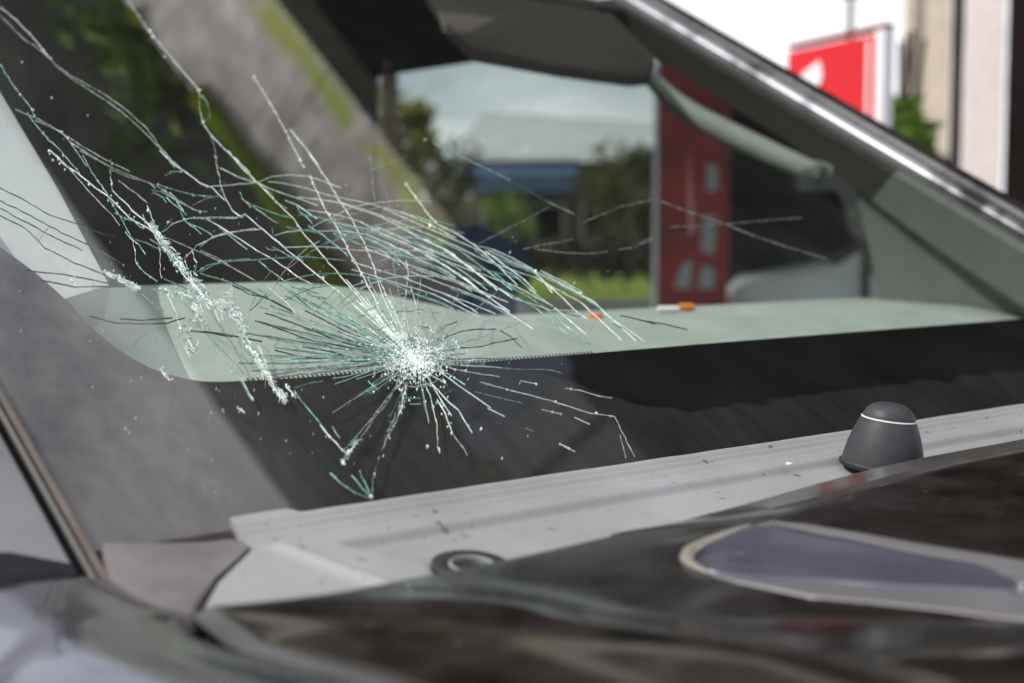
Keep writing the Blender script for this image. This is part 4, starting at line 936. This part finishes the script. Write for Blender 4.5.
random.seed(11)
PXM = 1/FPX
def crack_mesh(pts, wpx, jit=.0007):
    sy = [gl(*q) for q in pts]
    # resample with a little waver
    out = []
    for (a, b), (c, d) in zip(sy, sy[1:]):
        L = sqrt((c-a)**2+(d-b)**2); n = max(1, int(L/.006))
        for i in range(n): out.append((a+(c-a)*i/n+random.gauss(0, jit*.5), b+(d-b)*i/n+random.gauss(0, jit*.5)))
    out.append(sy[-1])
    v = []; f = []; m = len(out); wv0 = .56
    for i, (s, y) in enumerate(out):
        a = out[max(i-1, 0)]; b = out[min(i+1, m-1)]; tx, ty = b[0]-a[0], b[1]-a[1]; l = sqrt(tx*tx+ty*ty) or 1; nx, ny = -ty/l, tx/l
        dist = (wp(s, y)-CAM).length
        # in the glass plane the foreshortening along the slope is strong: widen the line where it runs across
        ww = wpx*PXM*.93*.5*wv0*random.uniform(.5, 1.1)*(1+.55*noise.noise(Vector((s*160, y*160, 0))))
        if i in (0, m-1): ww *= .25
        hd = .0003
        fs = 1+.5*abs(nx)
        v += [wp(s+nx*ww*fs, y+ny*ww, -.0006), wp(s, y, hd*random.uniform(.3, 1)), wp(s-nx*ww*fs, y-ny*ww, -.0006), wp(s, y, -.0010)]
        if i:
            o = (i-1)*4
            for k in range(4): f.append((o+k, o+(k+1) % 4, o+4+(k+1) % 4, o+4+k))
    f += [(3, 2, 1, 0), tuple((m-1)*4+k for k in range(4))]
    return v, f
CM = {'c': M_core, 'w': M_crackw, 'g': M_crackg, 't': M_crackt, 'd': M_crackd}
ncr = 0
for pts, wpx, c_ in CRK:
    cw('crack', crack_mesh(pts, wpx*(.7 if c_ == 'd' else 1)), CM[c_], ws); ncr += 1

# crushed star at the point of impact: radial slivers
IMP = (415, 359)
big = {'w': ([], []), 'g': ([], []), 't': ([], []), 'c': ([], [])}
def acc(key, vf):
    v, f = big[key]; o = len(v); v += vf[0]; f += [tuple(i+o for i in q) for q in vf[1]]
for i in range(230):
    a = random.gauss(random.choice((-2.2, -1.5, -2.8, 0.1, 1.7, 3.3, -.5, 2.4)), .42)   # picture angle, y down
    r0 = random.uniform(6, 30); L = (4+16*random.random()**2) if i < 120 else (14+95*random.random()**2.6)
    if -.2 < a < 1.4 and i >= 120: L *= .7
    asp = .78; b = a+random.gauss(0, .12)
    p0 = (IMP[0]+cos(a)*r0, IMP[1]+sin(a)*r0*asp); p1 = (IMP[0]+cos(b)*(r0+L), IMP[1]+sin(b)*(r0+L)*asp)
    pm = ((p0[0]+p1[0])/2+random.gauss(0, 1.0), (p0[1]+p1[1])/2+random.gauss(0, 1.0))
    acc('w' if random.random() < .75 else random.choice('gt'), crack_mesh([p0, pm, p1], random.uniform(.5, 1.5) if i < 120 else random.uniform(.35, .9), .0003))
for i in range(480):                                    # chips in the crushed middle
    a = random.uniform(0, 2*pi); r = abs(random.gauss(0, 12.5))
    x = IMP[0]+cos(a)*r+random.gauss(0, 2); y = IMP[1]+sin(a)*r*.78; d = random.gauss(a, .7); l = random.uniform(1.5, 6)
    acc('c' if random.random() < .5 else random.choice('wwg'), crack_mesh([(x, y), (x+cos(d)*l, y+sin(d)*l)], random.uniform(.9, 2.6), .0002))
for i in range(950):                                    # crushed ridge at the left
    (xa, ya), (xb, yb), sp = random.choice((((150, 222), (165, 242), 2), ((160, 240), (183, 268), 2.5), ((176, 258), (196, 288), 5), ((186, 270), (207, 300), 6), ((165, 290), (205, 297), 2.5), ((200, 297), (240, 316), 5), ((225, 295), (236, 313), 5), ((238, 318), (247, 345), 3), ((247, 345), (278, 390), 3.5), ((278, 388), (283, 398), 2), ((192, 302), (203, 325), 3), ((183, 325), (190, 352), 2), ((104, 272), (136, 288), 2)))
    u = random.random(); x = xa+(xb-xa)*u+random.gauss(0, sp*.55); y = ya+(yb-ya)*u+random.gauss(0, sp*.6); d = random.gauss(atan2(yb-ya, xb-xa), .6); l = random.uniform(1.5, 7)
    acc(random.choice('ccwwwt'), crack_mesh([(x, y), (x+cos(d)*l, y+sin(d)*l)], random.uniform(.6, 2.1), .0002))
# crumpled, whitened glass right at the impact
cv_ = []; cf_ = []; NR = 7; NA = 40
for r_ in range(NR):
    for k in range(NA):
        a = 2*pi*k/NA; rad = (r_/(NR-1))*(15+9*noise.noise(Vector((cos(a)*2.2, sin(a)*2.2, 4)))+random.uniform(-4, 5))
        cv_.append(wp(*gl(IMP[0]+cos(a)*rad*1.1, IMP[1]+sin(a)*rad*.8), -.0006+.0016*random.random()*(1-r_/NR)))
for r_ in range(NR-1):
    for k in range(NA):
        if random.random() < .97-.75*(r_/(NR-1))**1.6: cf_.append((r_*NA+k, r_*NA+(k+1) % NA, (r_+1)*NA+(k+1) % NA, (r_+1)*NA+k))
o = cw('crushed_glass', (cv_, cf_), M_crackw, ws); o['kind'] = 'stuff'
mo = o.modifiers.new('thick', 'SOLIDIFY'); mo.thickness = .0005
# fine extra arcs between the traced ones
UE = [(300, 183), (345, 190), (385, 203), (450, 233), (500, 255), (550, 272), (600, 300), (645, 342)]
LE = [(285, 268), (320, 270), (350, 273), (395, 285), (430, 298), (455, 308), (475, 316), (492, 325)]
for k in range(9):
    f = (k+.5)/9+random.gauss(0, .012)
    pts = [(a[0]+(b[0]-a[0])*f, a[1]+(b[1]-a[1])*f+random.gauss(0, .9)) for a, b in zip(UE, LE)]
    i0 = random.choice((0, 1, 1, 2, 2, 3)); i1 = random.choice((6, 7, 8, 8, 8))
    pts = pts[i0:i1]
    if random.random() < .5: pts[-1] = (pts[-1][0]-random.uniform(0, 14), pts[-1][1]-random.uniform(0, 8))
    cw('crack', crack_mesh(pts, random.uniform(.45, .85)), CM[random.choice('wtt')], ws); ncr += 1
    if random.random() < .35:
        m_ = random.randint(0, max(0, len(pts)-4)); acc(random.choice('wtg'), crack_mesh([(x+random.uniform(.5, 1.2), y+2.2) for x, y in pts[m_:m_+3]], .5))
# ring cracks round the pit and powdered glass
for k in range(70):
    r_ = random.choice((13, 17, 22, 27, 33, 41, 52))*random.uniform(.9, 1.1); a0 = random.uniform(0, 2*pi); da = random.uniform(.15, .6)*18/r_+.12
    pts = [(IMP[0]+cos(a0+da*u)*r_*1.1, IMP[1]+sin(a0+da*u)*r_*.8) for u in (0, .25, .5, .75, 1)]
    acc(random.choice('wwgt'), crack_mesh(pts, random.uniform(.4, .9), .0004))
# long fine radials over the dash, towards the left and up
for k in range(64):
    a = radians(random.choice((random.uniform(168, 262), random.uniform(172, 215))))
    L = random.uniform(35, 150)*(1 if a < radians(225) else .75); r0 = random.uniform(12, 34); w_ = random.gauss(0, .03)
    pts = [(IMP[0]+cos(a+w_*u)*(r0+L*u), IMP[1]+sin(a+w_*u)*(r0+L*u)*.8+random.gauss(0, .6)) for u in (0, .33, .66, 1)]
    acc(random.choice('wwgtt'), crack_mesh(pts, random.uniform(.35, .7)))
for k in range(26):
    r_ = random.uniform(55, 190); a0 = radians(random.uniform(186, 262)); da = radians(random.uniform(14, 46))
    pts = [(IMP[0]+cos(a0+da*u)*r_*(1.05+.1*u)+random.gauss(0, .8), IMP[1]+sin(a0+da*u)*r_*.86+random.gauss(0, .8)) for u in (0, .2, .4, .6, .8, 1)]
    if all(q[0] < 560 and q[1] > 120 for q in pts): cw('crack', crack_mesh(pts, random.uniform(.45, .75)), CM[random.choice('wtg')], ws)
for k in range(30):
    x = random.uniform(120, 330); y = random.uniform(185, 300); d = random.uniform(.2, 1.0); l = random.uniform(14, 50)
    pts = [(x+cos(d)*l*u+random.gauss(0, 1), y+sin(d)*l*u+random.gauss(0, 1)) for u in (0, .33, .66, 1)]
    cw('crack', crack_mesh(pts, random.uniform(.4, .65)), CM[random.choice('ttgw')], ws)
# crushed wedge below the star
for k in range(110):
    (xa, ya), (xb, yb), sp = random.choice((((406, 382), (397, 417), 2.6), ((407, 380), (400, 404), 3.0), ((397, 415), (386, 440), 1.2), ((350, 445), (357, 440), 2), ((343, 462), (346, 456), 2)))
    u = random.random(); x = xa+(xb-xa)*u+random.gauss(0, sp*.5); y = ya+(yb-ya)*u; d = random.gauss(atan2(yb-ya, xb-xa), .35); l = random.uniform(2, 7)
    acc(random.choice('wwwwt'), crack_mesh([(x, y), (x+cos(d)*l, y+sin(d)*l)], random.uniform(.8, 2.2), .0002))
# bright beads and crumbs along the cracks and on the ridge of crushed glass
def chip(px, py, r):
    s, y = gl(px, py); n = 5; ph = random.random()*6
    rs_ = [r*PXM*random.uniform(.6, 1.2) for _ in range(n)]
    v = [wp(s+sin(ph+2*pi*k/n)*rs_[k]*1.6, y+cos(ph+2*pi*k/n)*rs_[k], -.0004) for k in range(n)]+[wp(s, y, .0012*random.uniform(.3, 1)), wp(s, y, -.002)]
    return v, [(k, (k+1) % n, n) for k in range(n)]+[((k+1) % n, k, n+1) for k in range(n)]
for pts, wpx, c_ in CRK:
    if c_ in 'wt' and wpx >= .9:
        for (x0, y0), (x1, y1) in zip(pts, pts[1:]):
            for _ in range(random.randint(0, 2) if wpx < 1.5 else random.randint(2, 5)):
                u = random.random(); j = .5 if wpx < 1.5 else 2.0
                acc('w' if random.random() < .75 else 't', chip(x0+(x1-x0)*u+random.gauss(0, j), y0+(y1-y0)*u+random.gauss(0, j), random.uniform(.5, 1.15)*(1.2 if wpx > 1.5 else 1)))
for (x, y, r) in ((30, 34, 1.6), (44, 50, 1.8), (50, 58, 1.6), (150, 31, 2.6), (153, 36, 2), (160, 45, 2), (165, 56, 1.5), (199, 90, 2), (203, 122, 2), (212, 136, 1.6), (254, 76, 1.8), (270, 103, 2.2), (300, 160, 2), (304, 166, 2), (315, 160, 1.8), (33, 110, 1.8), (62, 132, 1.6), (68, 138, 1.6), (406, 184, 1.6), (416, 197, 1.8), (430, 225, 1.8),
                   (536, 271, 2.2), (581, 292, 2.4), (371, 495, 2.4), (253, 399, 1.8), (344, 463, 2.5), (428, 446, 1.5), (482, 428, 1.4), (73, 280, 2), (75, 285, 1.6), (76, 276, 1.5), (52, 97, 1), (22, 62, 1), (425, 139, 1.3), (88, 115, .9), (323, 278, 1.6), (510, 252, 1.2), (112, 164, 1.4), (148, 209, 1.8), (250, 296, 1.2)):
    for _ in range(3): acc('w', chip(x+random.gauss(0, .6), y+random.gauss(0, .6), r*.62))
for i in range(900):                                     # powder round the pit
    a = random.uniform(0, 2*pi); r = abs(random.gauss(0, 19))
    acc('c' if random.random() < .85 else 't', chip(IMP[0]+cos(a)*r*1.15, IMP[1]+sin(a)*r*.8, random.uniform(.3, .95)))
for i in range(170):                                     # scattered dust of glass
    x = random.gauss(300, 130); y = random.gauss(330, 80)
    if 0 < x < 640 and 20 < y < 500-(x-290)*.15: acc(random.choice('wwgt'), chip(x, y, random.uniform(.25, .6)))
for key in 'wgtc':
    o = cw('glass_sliver', big[key], CM[key], ws); o['kind'] = 'stuff'
# pale patch of delaminated glass near the ridge
pv = [wp(*gl(*q), .0004) for q in ((217, 298), (232, 288), (235, 306), (224, 310))]
cw('glass_flake', prism(pv, -WN*.001), M_crackg, ws)
print('cracks', ncr)
